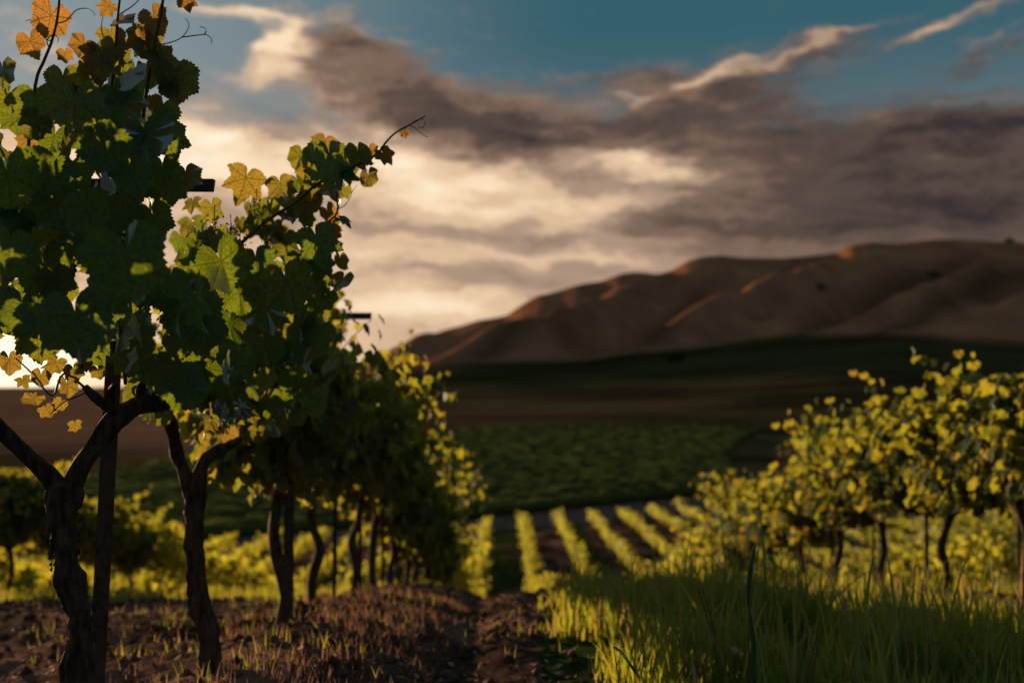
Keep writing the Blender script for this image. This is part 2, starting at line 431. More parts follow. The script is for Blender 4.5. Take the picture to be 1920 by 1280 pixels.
M_LEAF = leaf_material('vine_leaf', ol=(.042, .145, .082), tl=(.30, .36, .02), ty=(.60, .30, .08), gloss=.38)
M_LEAF_MID = leaf_material('vine_leaf_soft', ol=(.020, .060, .020), gloss=.16, tw=.45, bk=.12)
M_LEAF_FAR = leaf_material('vine_leaf_plain', veins=False, ol=(.020, .058, .016), gloss=.05, tw=.55, bk=.1)

def simple(name, c1, c2, scale, rough=.9, bstr=.6, bdist=.01, stretch=(1, 1, 1), detail=5, spec=.2, tr=None):
    m, t, out = new_mat(name)
    tcn = t.new('ShaderNodeTexCoord'); mp = t.new('ShaderNodeMapping'); t.l.new(tcn.outputs['Object'], mp.inputs[0]); mp.inputs['Scale'].default_value = stretch
    n_ = t.noise(mp.outputs[0], scale, detail, .6)
    c = t.mix(t.ss(n_, .3, .7), c1, c2)
    p = t.new('ShaderNodeBsdfPrincipled'); t.l.new(c, p.inputs['Base Color']); p.inputs['Roughness'].default_value = rough
    p.inputs['Specular IOR Level'].default_value = spec
    t.l.new(bump(t, n_, bstr, bdist), p.inputs['Normal'])
    t.l.new(p.outputs[0], out.inputs[0]); return m
M_BARK = simple('vine_bark', (.022, .014, .011), (.10, .062, .044), 55, .95, 1.0, .012, (1, 1, .22))
M_SHOOT = simple('green_cane', (.055, .060, .020), (.11, .070, .030), 30, .6, .3, .003)
M_METAL = simple('weathered_steel', (.030, .024, .022), (.075, .05, .04), 40, .75, .4, .003, (1, 1, .5))
M_WIRE = simple('galvanised_wire', (.10, .10, .10), (.16, .15, .14), 30, .5, .1, .001)
M_STRAW = simple('dry_straw', (.16, .09, .06), (.32, .20, .13), 60, .9, .2, .002)
M_DEAD = simple('dead_leaf', (.20, .10, .06), (.42, .28, .20), 30, .9, .2, .002)

# ------------------------------------------------------------------ terrain mesh
def build_ground():
    ths = np.concatenate([np.linspace(-180, -44, 40)[:-1], np.linspace(-44, 44, 560), np.linspace(44, 180, 40)[1:]])
    th = np.radians(ths)
    rr = np.concatenate([[.35], np.exp(np.linspace(np.log(.5), np.log(1600), 700)), np.linspace(1700, 14000, 24)])
    R_, T_ = np.meshgrid(rr, th, indexing='ij')
    X = R_ * np.sin(T_); Y = R_ * np.cos(T_)
    Z = ground(X, Y)
    V = np.stack([X, Y, Z], -1).reshape(-1, 3)
    nr, nt = R_.shape
    i, j = np.meshgrid(np.arange(nr - 1), np.arange(nt - 1), indexing='ij'); i = i.ravel(); j = j.ravel()
    q = np.stack([i * nt + j, i * nt + j + 1, (i + 1) * nt + j + 1, (i + 1) * nt + j], 1)
    V = np.vstack([V, [0, 0, gz(0, 0)]]); c = len(V) - 1; jj = np.arange(nt - 1)
    tri = np.stack([np.full(nt - 1, c), jj + 1, jj], 1)
    X, Y = V[:, 0], V[:, 1]; u = X / np.maximum(Y, 1)
    # land cover colours
    soil = np.array((.042, .027, .022)); straw = np.array((.15, .085, .065)); green = np.array((.018, .036, .008)); brown = np.array((.20, .105, .062))
    C = np.empty((len(V), 3)); C[:] = soil
    nz = fbm(X * .8, Y * .8, 4, 21)[:, None]
    C = C * (1 + 1.0 * nz) + straw * np.clip(nz * 1.4, 0, .6)
    k = np.floor((X + 1.26) / 2.7)
    fr = (X + 1.26) / 2.7 - k
    isg = (np.mod(k, 2) == 0) & (fr > .16) & (fr < .84)
    edge = fbm(X * 1.5, Y * .5, 3, 4)
    gm = (isg & (Y > 20)).astype(float) * np.clip(.85 + edge, 0, 1)
    near_g = ((X > .25 + .25 * edge) & (X < 3.5 + .3 * edge) & (Y <= 20)).astype(float)
    gm = np.maximum(gm, near_g)[:, None]
    C = C * (1 - gm) + green * gm
    far = sst(Y, 84, 88)[:, None]
    lf = fbm(X / 40, Y / 14, 4, 31)[:, None]
    mid = np.array((.064, .043, .023)) * (1 + .9 * lf + .35 * fbm(X / 120, Y / 6, 3, 66)[:, None])
    mid = mid + np.clip(fbm(X / 90, Y / 20, 3, 33)[:, None] * 1.6, 0, 1) * (np.array((.034, .040, .014)) - np.array((.058, .039, .021)))
    C = C * (1 - far) + mid * far
    # dry pinkish plain left of the fields
    pl = (sst(-u, .16, .22) * sst(Y, 150, 190))[:, None]
    C = C * (1 - pl) + np.array((.15, .085, .060)) * (1 + .5 * lf) * pl
    # dry grass hills
    R = ridge_of(u); foot = foot_of(u); t = (Y - foot) / (R - foot)
    hm = (sst(t + .05 * fbm(X / 60, Y / 60, 3, 8), -.05, .02) * sst(u, -.2, -.1))[:, None]
    hn = fbm(X / 45, Y / 110, 5, 17)[:, None]; hn2 = fbm(X / 12, Y / 40, 4, 19)[:, None]
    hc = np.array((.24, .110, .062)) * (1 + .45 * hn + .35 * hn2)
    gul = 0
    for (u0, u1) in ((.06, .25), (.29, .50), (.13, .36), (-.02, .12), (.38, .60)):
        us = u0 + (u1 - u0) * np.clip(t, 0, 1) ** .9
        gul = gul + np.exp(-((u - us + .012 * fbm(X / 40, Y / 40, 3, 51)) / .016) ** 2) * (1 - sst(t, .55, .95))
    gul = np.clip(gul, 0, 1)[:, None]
    hc = hc * (1 - .62 * gul) + np.array((.035, .026, .014)) * .62 * gul  # gullies darkened: scrub tone that also paints in shade between lit spurs
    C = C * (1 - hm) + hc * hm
    # planted blocks at the foot of the hills
    g_ = (Y - 222) / (foot - 222)
    wob = .05 * fbm(X / 50, Y / 50, 3, 41) + .03 * np.sin(u * 17)
    yb = (sst(g_ + wob, .42, .60) * (1 - sst(g_ + wob, .90, .99)) * sst(u, -.06, .02) * (1 - sst(u, .50, .56)))[:, None]
    C = C * (1 - yb * .9) + np.array((.032, .034, .015)) * (1 + .8 * lf) * yb * .9
    tb = (np.exp(-((g_ - .985) / .03) ** 2) * sst(u, -.14, -.1) * (1 - sst(u, .15, .3)))[:, None]
    C = C * (1 - tb) + np.array((.30, .17, .10)) * tb * .6 + C * tb * .4 * 0
    C = np.clip(C, .004, 1); C = np.hstack([C, np.ones((len(C), 1))])
    m, t_, out = new_mat('earth')
    a = attr(t_, 'land'); tcn = t_.new('ShaderNodeTexCoord')
    n1 = t_.noise(tcn.outputs['Object'], 9, 6, .65); n2 = t_.noise(tcn.outputs['Object'], .35, 5, .6)
    f = t_.m('ADD', t_.m('MULTIPLY', n1, 1.1), t_.m('MULTIPLY', n2, .6))
    f = t_.m('ADD', t_.m('MULTIPLY', t_.m('SUBTRACT', f, .85), 1.5), 1.0)
    c = t_.mix(1.0, a.outputs['Color'], t_.xyz(f, f, f), 'MULTIPLY')
    p = t_.new('ShaderNodeBsdfPrincipled'); t_.l.new(c, p.inputs['Base Color']); p.inputs['Roughness'].default_value = 1.0; p.inputs['Specular IOR Level'].default_value = 0.0
    t_.l.new(bump(t_, n1, .7, .03), p.inputs['Normal'])
    t_.l.new(p.outputs[0], out.inputs[0])
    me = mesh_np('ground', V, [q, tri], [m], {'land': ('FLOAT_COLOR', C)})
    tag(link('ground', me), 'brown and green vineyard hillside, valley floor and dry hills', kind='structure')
build_ground()

def ribbon(name, pts, width, mat, label, lift=.05, n=140):
    c = catmull(pts, n // (len(pts) - 1)); tg = np.gradient(c, axis=0); tg /= np.linalg.norm(tg, axis=1)[:, None]
    nx = np.stack([-tg[:, 1], tg[:, 0]], 1); V = []
    s_ = np.linspace(-.5, .5, 9)
    for i in range(len(c)):
        ww = width * (1 + .12 * float(vnoise(i * .3, 0.5, 5)))
        q = c[i] + nx[i] * s_[:, None] * ww
        V.append(np.stack([q[:, 0], q[:, 1], ground(q[:, 0], q[:, 1]) + lift], 1))
    V = np.concatenate(V); m = 9
    i, j = np.meshgrid(np.arange(len(c) - 1), np.arange(m - 1), indexing='ij'); i = i.ravel(); j = j.ravel()
    f = np.stack([i * m + j, (i + 1) * m + j, (i + 1) * m + j + 1, i * m + j + 1], 1)
    tag(link(name, mesh_np(name, V, [f], [mat])), label, kind='structure')
M_ROAD = simple('pale_dirt', (.09, .058, .048), (.15, .10, .085), 1.2, 1.0, .4, .05, spec=0.0)
E = np.array((.843, .538)); NN = np.array((-.538, .843)); O = np.array((-15.9, 78.0))
ribbon('road', [O - NN * 5.0 + E * s_ for s_ in (-90, -30, 30, 90, 160)], 6.5, M_ROAD, 'pale dirt road between the valley rows and the green field')
ribbon('path', [(47, 225), (50, 200), (55, 178), (66, 165), (90, 158)], 4.2, M_ROAD, 'dirt track curving past the far green field')
ribbon('path', [(-130, 128), (-90, 150), (-50, 170), (-22, 182)], 6.0, M_ROAD, 'pale track crossing the brown plain on the left')

# ------------------------------------------------------------------ far field of vine rows
def build_field(name, o, n_rows, s0, s1, keep, label, sp=1.9):
    g = Geo()
    for k in range(n_rows):
        s_ = np.arange(s0, s1, 1.1)
        c = o + NN * k * sp + E * s_[:, None]
        ok = keep(c[:, 0], c[:, 1])
        runs = np.split(np.arange(len(s_)), np.where(np.diff(ok.astype(int)) != 0)[0] + 1)
        for rn in runs:
            if len(rn) < 3 or not ok[rn[0]]: continue
            cc = c[rn]; base_ = ground(cc[:, 0], cc[:, 1])
            prof_ = [(-.6, .05), (-.65, .5), (-.4, .85), (.4, .85), (.65, .5), (.6, .05)]
            V = []
            for a, (dx, dz) in enumerate(prof_):
                jit = rng.normal(0, .10, (len(rn), 3))
                q = cc + NN * dx
                V.append(np.stack([q[:, 0], q[:, 1], base_ + dz], 1) + jit)
            V = np.stack(V, 1).reshape(-1, 3); m = 6
            i, j = np.meshgrid(np.arange(len(rn) - 1), np.arange(m), indexing='ij'); i = i.ravel(); j = j.ravel(); j2 = (j + 1) % m
            g.add(V, [np.stack([i * m + j, (i + 1) * m + j, (i + 1) * m + j2, i * m + j2], 1)], (rng.random(), 0, rng.random(), 1))
    # leafy shoots over the top of the rows
    nl = 8000
    kk = (rng.random(nl) ** 1.3 * n_rows).astype(int); ss_ = rng.uniform(s0, s1, nl)
    c = o + NN * (kk * sp)[:, None] + E * ss_[:, None]; ok = keep(c[:, 0], c[:, 1]); c = c[ok]; nl = len(c)
    x = c[:, 0] + rng.normal(0, .3, nl); y = c[:, 1] + rng.normal(0, .3, nl)
    z = ground(c[:, 0], c[:, 1]) + rng.uniform(.55, 1.15, nl)
    ctr = np.stack([x, y, z], 1)
    a = rng.normal(0, 1, (nl, 3)); a /= np.linalg.norm(a, axis=1)[:, None]; b = np.cross(a, rng.normal(0, 1, (nl, 3))); b /= np.linalg.norm(b, axis=1)[:, None]
    sz = rng.uniform(.06, .11, nl)[:, None]
    V = np.stack([ctr - a * sz, ctr + b * sz * .8, ctr + a * sz, ctr - b * sz * .8], 1).reshape(-1, 3)
    q = np.arange(nl * 4).reshape(-1, 4)
    g.add(V, [q], (.5, 0, .5, 1))
    tag(link(name, g.mesh(name, [M_FIELD])), label, kind='stuff')
M_FIELD = leaf_material('field_leaf', veins=False, ol=(.060, .082, .026), tl=(.22, .23, .035), tw=.35, gloss=.0)
build_field('vineyard_field', O, 74, -80, 150, lambda x, y: (x / y < .245 + .02 * np.sin(y / 30)) & (y < 222 + 260 * np.minimum(0, x / y)) & (x > -62 - .3 * (y - 80)), 'dark green field of vines running across the valley floor')
build_field('hill_vineyard', np.array((70., 176.)), 30, -10, 90, lambda x, y: (x / y > .30) & (x / y < .6) & (y > 178), 'small dark vine block behind the curving track')

# ------------------------------------------------------------------ generic grapevines (rows)
def make_trunk(g, rs, detail, H=.78, cord=1.02):
    sides, sub = ((14, 6) if detail == 2 else (8, 3) if detail == 1 else (5, 1))
    lx, ly = rs.uniform(-.06, .06), rs.uniform(-.1, .1)
    t_ = np.array([(0, 0, -.12), (rs.uniform(-.06, .06), rs.uniform(-.05, .05), .18), (rs.uniform(-.05, .05), rs.uniform(-.05, .05), .40), (lx * .3 + rs.uniform(-.04, .04), ly * .3, .58), (lx, ly, H)])
    tube(g, t_, [.046, .033, .036, .030, .038], sides, sub, .14 if detail else 0, rs.randrange(99))
    for sgn in (-1, 1):
        arm = np.array([(lx, ly, H - .04), (lx + rs.uniform(-.03, .03), ly + sgn * .12, H + .10), (rs.uniform(-.04, .04), ly + sgn * .28, cord - .02),
                        (rs.uniform(-.04, .04), sgn * .55, cord + rs.uniform(-.02, .04)), (rs.uniform(-.03, .03), sgn * .78, cord + .02)])
        tube(g, arm, [.036, .031, .028, .024, .014], max(5, sides - 4), sub, .14 if detail else 0, rs.randrange(99))
def canopy(g, gs, rs, kind, n_sh, step, lsize, fill, cord=1.02, top=.95, spread=.42, stems=True):
    for k in range(n_sh):
        y0 = -.8 + 1.6 * (k + rs.random()) / n_sh
        p = np.array((rs.uniform(-.05, .05), y0 * .85, cord)); side_ = rs.choice((-1, 1))
        d = nrm(np.array((side_ * rs.uniform(.05, .75), rs.uniform(-.3, .3), 1.0)))
        L = rs.uniform(.6, 1.25) * top; pts = [p.copy()]; q = p.copy(); n_ = int(L / step)
        droop = rs.choice((.3, .6, .9, 1.6, 3.6))
        for s_ in range(n_):
            f = s_ / max(1, n_)
            d = nrm(d + np.array((side_ * .03, rs.uniform(-.06, .06), -.10 * droop * f * step / .07)))
            q = q + d * step; pts.append(q.copy())
            out_ = nrm(np.array((rs.uniform(-1, 1) + .5 * np.sign(q[0]), rs.uniform(-1, 1), rs.uniform(-.1, .9))))
            lp = q + out_ * rs.uniform(.05, .11)
            yg = max(0, (f - .8) / .2) * rs.uniform(.1, .6)
            nor = nrm(out_ * .8 + np.array((0, 0, .5)) + np.array([rs.uniform(-.5, .5) for _ in range(3)]))
            tip = nrm(out_ * .5 + np.array((rs.uniform(-.4, .4), rs.uniform(-.4, .4), -1.0)))
            add_leaf(g, lp, tip, nor, lsize * rs.uniform(.7, 1.2) * (1 - .55 * max(0, f - .6) / .4), yg, kind, rs)
        if stems and len(pts) > 3: tube(gs, pts[::max(1, len(pts) // 5)], np.linspace(.005, .002, len(pts[::max(1, len(pts) // 5)])), 4, 1, 0, 0)
    for k in range(fill):
        a = rs.uniform(0, 2 * math.pi); h = rs.random()
        wr = spread * (1.0 - .55 * abs(h - .38) / .62) * math.sqrt(rs.uniform(.2, 1))
        pos = np.array((math.cos(a) * wr, rs.uniform(-.82, .82) * (1 - .45 * h), cord - .16 + h * .93 * top))
        o = np.array((math.cos(a), rs.uniform(-.6, .6), rs.uniform(-.2, .8)))
        add_leaf(g, pos, nrm(o * .5 + np.array((0, 0, -1.0))), nrm(o + np.array([rs.uniform(-.5, .5) for _ in range(3)])), lsize * rs.uniform(.7, 1.25), rs.random() ** 6 * .6, kind, rs)

def proto_set(n, detail, kind, mleaf, **kw):
    out = []
    for i in range(n):
        rs = random.Random(100 * detail + i)
        gt, gl = Geo(), Geo()
        make_trunk(gt, rs, detail)
        canopy(gl, gt, rs, kind, **kw)
        out.append((gt.mesh('vine_trunk_mesh', [M_BARK]), gl.mesh('vine_foliage_mesh', [mleaf])))
    return out
PM = proto_set(6, 1, MID, M_LEAF_MID, n_sh=26, step=.07, lsize=.078, fill=880)
PF = proto_set(6, 0, FAR, M_LEAF_FAR, n_sh=13, step=.10, lsize=.10, fill=280, stems=False)

ORD = ['first', 'second', 'third', 'fourth', 'fifth', 'sixth', 'seventh', 'eighth', 'ninth', 'tenth', 'eleventh', 'twelfth', 'thirteenth', 'fourteenth', 'fifteenth', 'sixteenth', 'seventeenth', 'eighteenth', 'nineteenth']
def ordinal(n):
    if n <= 19: return ORD[n - 1]
    tens = ['twenty', 'thirty', 'forty', 'fifty', 'sixty', 'seventy', 'eighty', 'ninety']
    t_, u_ = n // 10 - 2, n % 10
    return (tens[t_][:-1] + 'ieth') if u_ == 0 else tens[t_] + '-' + ORD[u_ - 1]

ROWX = lambda k: -1.26 + 2.7 * k
cand = []
def road_end(X):   # rows stop short of the road
    s_ = (X - (O - NN * 10.5)[0]) / E[0]; return (O - NN * 10.5)[1] + E[1] * s_
for k in range(-16, 32):
    X = ROWX(k); per = (k % 2 == 0)
    y = {0: 5.55, 2: 7.9, -2: 11.2, 4: 16.0, -4: 17.5}.get(k, 26.0 if not per else 24.0) + (0 if k in (0, 2) else random.uniform(0, 1))
    if abs(k) > 5: y = 27 + random.uniform(0, 1.2)
    n = {0: 3}.get(k, 1)
    while y < road_end(X):
        u = X / y * F + 945
        if -60 < u < 1990: cand.append((y, X, k, n))
        n += 1; y += 1.5 + random.uniform(-.08, .08)
cand.sort(key=lambda c: c[0] + .25 * abs(c[1]))
def row_words(k):
    if k == 0: return 'in the left row beside the bare dirt strip'
    if k == 2: return 'in the right row behind the tall grass'
    if k == 1: return 'in the valley row straight ahead'
    if k > 0: return 'in the %s row beyond the right near row' % ordinal(k - 2)
    return 'in the %s row beyond the left near row' % ordinal(-k)
rest = Geo(); NIND = 292; cnt = 0
far_pack = []
for i, (y, X, k, n) in enumerate(cand):
    rs = random.Random(i * 7 + 3)
    z = gz(X, y)
    if i < NIND:
        tm, fm = (PM if y < 19 else PF)[rs.randrange(6)]
        root = empty('grapevine', (X + rs.uniform(-.05, .05), y, z))
        sc = rs.uniform(.90, 1.04)
        if k == 0: sc = 1.0 if y < 8 else sc * 1.1
        if k == 2: sc = sc * rs.uniform(.94, 1.12) * float(np.interp(y, [9, 25, 40], [1.04, .92, .88]))
        root.scale = (rs.choice((-1, 1)) * sc * rs.uniform(.92, 1.1) * ((1.2 if y < 16 else .95) if k == 2 else .78 if y > 24 else 1), sc * rs.choice((-1, 1)), sc)
        link('trunk', tm, root); fo = link('foliage', fm, root)
        if k == 0 and y > 9: fo.location.z = -.32 * min(1, (y - 9) / 4)
        tag(root, '%s grapevine %s' % (ordinal(n), row_words(k)), 'grapevine', 'grapevines planted in rows')
    else:
        far_pack.append((X, y, z, rs.randrange(6), rs.uniform(.85, 1.05), rs.choice((-1, 1))))
def mesh_arrays(me):
    V = np.empty(len(me.vertices) * 3, np.float32); me.vertices.foreach_get('co', V)
    tri = np.empty(len(me.loops), np.int32); me.loops.foreach_get('vertex_index', tri)
    tot = np.empty(len(me.polygons), np.int32); me.polygons.foreach_get('loop_total', tot)
    T = np.empty(len(me.vertices) * 4, np.float32); me.attributes['tint'].data.foreach_get('color', T)
    return V.reshape(-1, 3), tri, tot, T.reshape(-1, 4)
if far_pack:
    PX = []
    for i in range(4):
        rs = random.Random(900 + i); g1 = Geo(); g2 = Geo()
        canopy(g1, g2, rs, FAR, n_sh=9, step=.14, lsize=.125, fill=60, stems=False)
        make_trunk(g2, rs, 0)
        PX.append((g1, g2))
    gl, gt = Geo(), Geo()
    for (X, y, z, v, s_, fl) in far_pack:
        for src, dst in ((PX[v % 4][0], gl), (PX[v % 4][1], gt)):
            V = np.concatenate(src.V) * np.array((s_ * fl * .78, s_, s_)) + (X, y, z)
            dst.V.append(V)
            for kk, ff in src.F.items(): dst.F.setdefault(kk, []).append(np.concatenate(ff) + dst.n)
            dst.n += len(V); dst.T.append(np.concatenate(src.T)); dst.L.append(np.zeros((len(V), 3)))
    ro = tag(link('distant_grapevines', gl.mesh('distant_grapevines', [M_LEAF_FAR])), 'far ends of the vine rows down in the valley', kind='stuff')
    tag(link('trunk', gt.mesh('distant_trunks', [M_BARK]), ro), kind='stuff')

# ------------------------------------------------------------------ the two near vines, built branch by branch
TOCAM = lambda p: nrm(np.array((0, 0, CZ)) - p)
def hero_leaf(g, px, py, wpx, z, ang, young, rs, face=.75):
    """leaf whose blade centre is seen at px,py with the given width; ang = tip direction from straight down, + to the right"""
    wm = wpx / F * z; size = wm / 1.62
    a = rad(ang); tip2 = np.array((math.sin(a), 0, -math.cos(a)))
    c = P(px, py, z); tc2 = TOCAM(c)
    nor = nrm(tc2 * face * rs.choice((1, 1, 1, -1)) + np.array((rs.uniform(-.5, .5), rs.uniform(-.2, .2), rs.uniform(-.1, .55))))
    tip = nrm(tip2 + np.array((0, rs.uniform(-.45, .45), 0)))
    add_leaf(g, c - tip * size * .28, tip, nor, size, young, HERO, rs)
    return c - tip * size * .28
def stem(g, px, z, r0, r1, sides=7, sub=4, rough=0.0, seed=0):
    zz = np.broadcast_to(z, (len(px),)) if np.ndim(z) == 0 else np.asarray(z)
    pts = np.array([P(a, b, c) for (a, b), c in zip(px, zz)])
    tube(g, pts, np.linspace(r0, r1, len(pts)), sides, sub, rough, seed); return pts
def inside(poly, x, y):
    c = False; j = len(poly) - 1
    for i in range(len(poly)):
        if (poly[i][1] > y) != (poly[j][1] > y) and x < (poly[j][0] - poly[i][0]) * (y - poly[i][1]) / (poly[j][1] - poly[i][1]) + poly[i][0]: c = not c
        j = i
    return c
def filler(g, poly, n, z0, z1, s0, s1, rs, young=0.0):
    xs = [p[0] for p in poly]; ys = [p[1] for p in poly]; k = 0
    while k < n:
        x, y = rs.uniform(min(xs), max(xs)), rs.uniform(min(ys), max(ys))
        if not inside(poly, x, y): continue
        z = rs.uniform(z0, z1); c = P(x, y, z); size = rs.uniform(s0, s1)
        o = np.array((rs.uniform(-1, 1), rs.uniform(-1, .8), rs.uniform(-.2, .8)))
        tip = nrm(np.array((rs.uniform(-.6, .6), rs.uniform(-.5, .5), -1.0)))
        add_leaf(g, c - tip * size * .28, tip, nrm(o + TOCAM(c) * .35), size, rs.random() ** 4 * .5 + young, HERO, rs); k += 1
def shoot(root, px, z, r0, r1, tendrils=(), rs=None):
    g = Geo(); pts = stem(g, px, z, r0, r1)
    # swollen nodes
    o = link('shoot', g.mesh('shoot', [M_SHOOT]), root); o.matrix_parent_inverse = root.matrix_world.inverted()
    for tp, tz in tendrils:
        gt = Geo(); stem(gt, tp, tz, .0016, .0007, 5, 6)
        t_ = link('tendril', gt.mesh('tendril', [M_SHOOT]), o); t_.matrix_parent_inverse = root.matrix_world.inverted()
    return pts
def child(root, name, g, mat):
    o = link(name, g.mesh(name, [mat]), root); o.location = tuple(-np.array(root.location)); return o

def hero_root(x, y, label):
    root = empty('grapevine', (x, y, gz(x, y)))
    tag(root, label, 'grapevine', 'grapevines planted in rows'); return root
def shoot2(root, px, z, r0, r1, tendrils=()):
    g = Geo(); stem(g, px, z, r0, r1)
    o = child(root, 'shoot', g, M_SHOOT)
    for tp, tz in tendrils:
        gt = Geo(); stem(gt, tp, tz, .0018, .0008, 5, 6)
        link('tendril', gt.mesh('tendril', [M_SHOOT]), o)
    return o
def cluster(root, px, py, z, ln, rs):
    g = Geo(); c = P(px, py, z)
    ph = np.linspace(0, 2 * np.pi, 6, endpoint=False)
    for k in range(34):
        f = rs.random(); q = c + np.array((rs.gauss(0, 1) * .014 * (1.2 - f), rs.gauss(0, 1) * .014 * (1.2 - f), -f * ln)); r = rs.uniform(.0028, .0045)
        V = np.array([(0, 0, r)] + [(math.cos(a) * r, math.sin(a) * r, 0) for a in ph] + [(0, 0, -r)]) + q
        j = np.arange(6); k2 = (j + 1) % 6
        g.add(V, [np.stack([np.zeros(6, int), 1 + j, 1 + k2], 1), np.stack([np.full(6, 7), 1 + k2, 1 + j], 1)])
    tube(g, [c + (0, 0, .03), c, c - (0, 0, ln)], [.002, .002, .001], 4, 2)
    child(root, 'flower_cluster', g, M_SHOOT)

# --- vine one
rs = random.Random(11)
Z1 = 2.90
b1 = P(141, 1276, Z1)
v1 = hero_root(b1[0], Z1, 'large gnarled grapevine nearest the camera, forked trunk and orange top leaves')
gt = Geo()
base1 = np.array((b1[0] + .01, Z1, gz(b1[0], Z1) - .1))
tp = [base1] + [P(a, b, Z1) for a, b in ((141, 1276), (155, 1185), (146, 1132), (124, 1076), (120, 1006), (121, 950), (122, 912))]
tube(gt, tp, [.052, .037, .030, .031, .037, .035, .040, .038], 26, 12, .27, 3)
tube(gt, [P(121, 940, Z1), P(100, 900, Z1), P(66, 868, Z1 - .04), P(18, 826, Z1 - .1), P(-40, 770, Z1 - .2), P(-130, 740, Z1 - .4)], [.030, .026, .023, .021, .020, .016], 14, 6, .17, 5)
tube(gt, [P(124, 940, Z1), P(148, 880, Z1 + .02), P(180, 836, Z1 + .05), P(232, 772, Z1 + .1), P(300, 752, Z1 + .25), P(352, 756, Z1 + .45)], [.030, .025, .025, .030, .026, .018], 14, 6, .20, 8)
tube(gt, [P(240, 775, Z1 + .1), P(205, 765, Z1 + .05), P(178, 745, Z1), P(160, 725, Z1)], [.020, .017, .017, .010], 10, 5, .25, 9)
tube(gt, [P(205, 762, Z1 + .05), P(206, 735, Z1 + .04), P(214, 722, Z1)], [.014, .012, .006], 8, 4, .25, 10)
tube(gt, [P(270, 755, Z1 + .15), P(262, 732, Z1 + .15), P(275, 712, Z1 + .1)], [.018, .014, .007], 8, 4, .25, 12)
for k in range(120):     # peeling bark flakes
    f = rs.random(); i = int(f * (len(tp) - 1)); q = tp[i] + (tp[min(i + 1, len(tp) - 1)] - tp[i]) * rs.random()
    a = rs.uniform(0, 6.28); o = np.array((math.cos(a), math.sin(a), 0)); q = q + o * .036; l = rs.uniform(.008, .03)
    V = np.array([q, q + (0, 0, l), q + o * l * .5 + (0, 0, l * .4)]) ; gt.add(V, [np.array([[0, 1, 2]])])
child(v1, 'trunk', gt, M_BARK)
gl = Geo()
L1 = [  # px, py, width px, z, tip angle, young
 (93, 42, 76, 2.55, 0, 1), (60, 86, 58, 2.6, 12, 1), (122, 106, 32, 2.6, 0, .9), (152, 92, 54, 2.6, -30, .85), (200, 17, 40, 2.6, -50, .9),
 (230, 42, 52, 2.6, -10, .95), (292, 44, 62, 2.6, 30, .95), (262, 82, 60, 2.62, -20, .95), (350, 4, 46, 2.6, 0, 1), (190, 122, 86, 2.6, 5, .45),
 (243, 150, 74, 2.5, 8, .3), (332, 160, 88, 2.6, 12, .35), (300, 118, 60, 2.62, 20, .5), (140, 204, 104, 2.35, -6, .15), (72, 212, 112, 2.55, -10, .1),
 (8, 142, 66, 2.6, 0, .2), (236, 206, 92, 2.6, 30, .1), (291, 196, 34, 2.7, 20, 1), (206, 210, 42, 2.8, 0, .8), (152, 138, 40, 2.7, 0, .8),
 (206, 285, 105, 2.3, 32, .02), (276, 268, 112, 2.45, 20, 0), (318, 268, 84, 2.6, 5, .1), (350, 336, 64, 2.6, 0, .35), (322, 362, 62, 2.5, 0, .15),
 (52, 272, 46, 2.9, 10, .7), (78, 304, 36, 2.9, 0, .6), (88, 332, 112, 2.4, -25, 0), (18, 350, 130, 2.3, 0, 0), (165, 404, 104, 2.35, 20, 0),
 (252, 340, 84, 2.35, 30, 0), (242, 506, 168, 2.12, 4, 0), (146, 618, 150, 2.25, 10, 0), (18, 480, 120, 2.3, -5, 0), (372, 618, 132, 2.7, 6, 0),
 (262, 622, 70, 2.5, 0, .05), (90, 520, 120, 2.5, 0, 0), (190, 480, 90, 2.6, 0, 0), (320, 560, 90, 2.8, 0, 0), (40, 590, 120, 2.45, 0, 0), (60, 430, 110, 2.5, 0, 0),
 (130, 330, 90, 2.6, 0, 0), (180, 240, 90, 2.7, 0, .1), (350, 700, 80, 2.9, 10, 0), (390, 705, 80, 2.9, -10, 0), (300, 700, 80, 2.8, 0, 0), (120, 160, 70, 2.65, 0, .2), (30, 230, 60, 2.8, 0, .1),
 (110, 400, 100, 2.45, 10, 0), (225, 410, 80, 2.5, -20, 0), (290, 420, 80, 2.55, 10, 0), (200, 580, 90, 2.5, 0, 0), (70, 640, 90, 2.6, 0, .1), (300, 330, 80, 2.55, 0, .05),
 (18, 684, 52, 2.85, 10, .7), (98, 686, 52, 2.85, -30, .55), (58, 752, 44, 2.8, -45, .6), (128, 728, 46, 2.85, 30, .5), (90, 772, 34, 2.8, 20, .6), (141, 800, 28, 2.75, 0, .6),
 (161, 686, 28, 2.8, 0, .7), (185, 700, 32, 2.85, 0, .5), (75, 712, 40, 2.8, 0, .6), (45, 716, 30, 2.85, 40, .6), (110, 760, 30, 2.8, -20, .6), (140, 700, 40, 2.8, 0, .4)]
for (x, y, wd, z, a, yg) in L1:
    big = wd > 140
    hero_leaf(gl, x, y, wd, z, a + rs.uniform(-12, 12), yg, rs, 1.5 if big else .55)
POLY1 = [(-220, 170), (-60, 160), (0, 180), (60, 180), (120, 190), (200, 140), (270, 160), (320, 210), (335, 250), (325, 330), (338, 400), (320, 440), (318, 520), (370, 560), (440, 640), (430, 730), (300, 752), (190, 700), (100, 660), (40, 640), (-220, 660)]
filler(gl, POLY1, 250, 2.45, 3.35, .045, .085, rs)
filler(gl, [(225, 690), (440, 690), (460, 790), (400, 800), (350, 775), (300, 800), (250, 775)], 80, 3.0, 3.8, .035, .065, rs, .05)
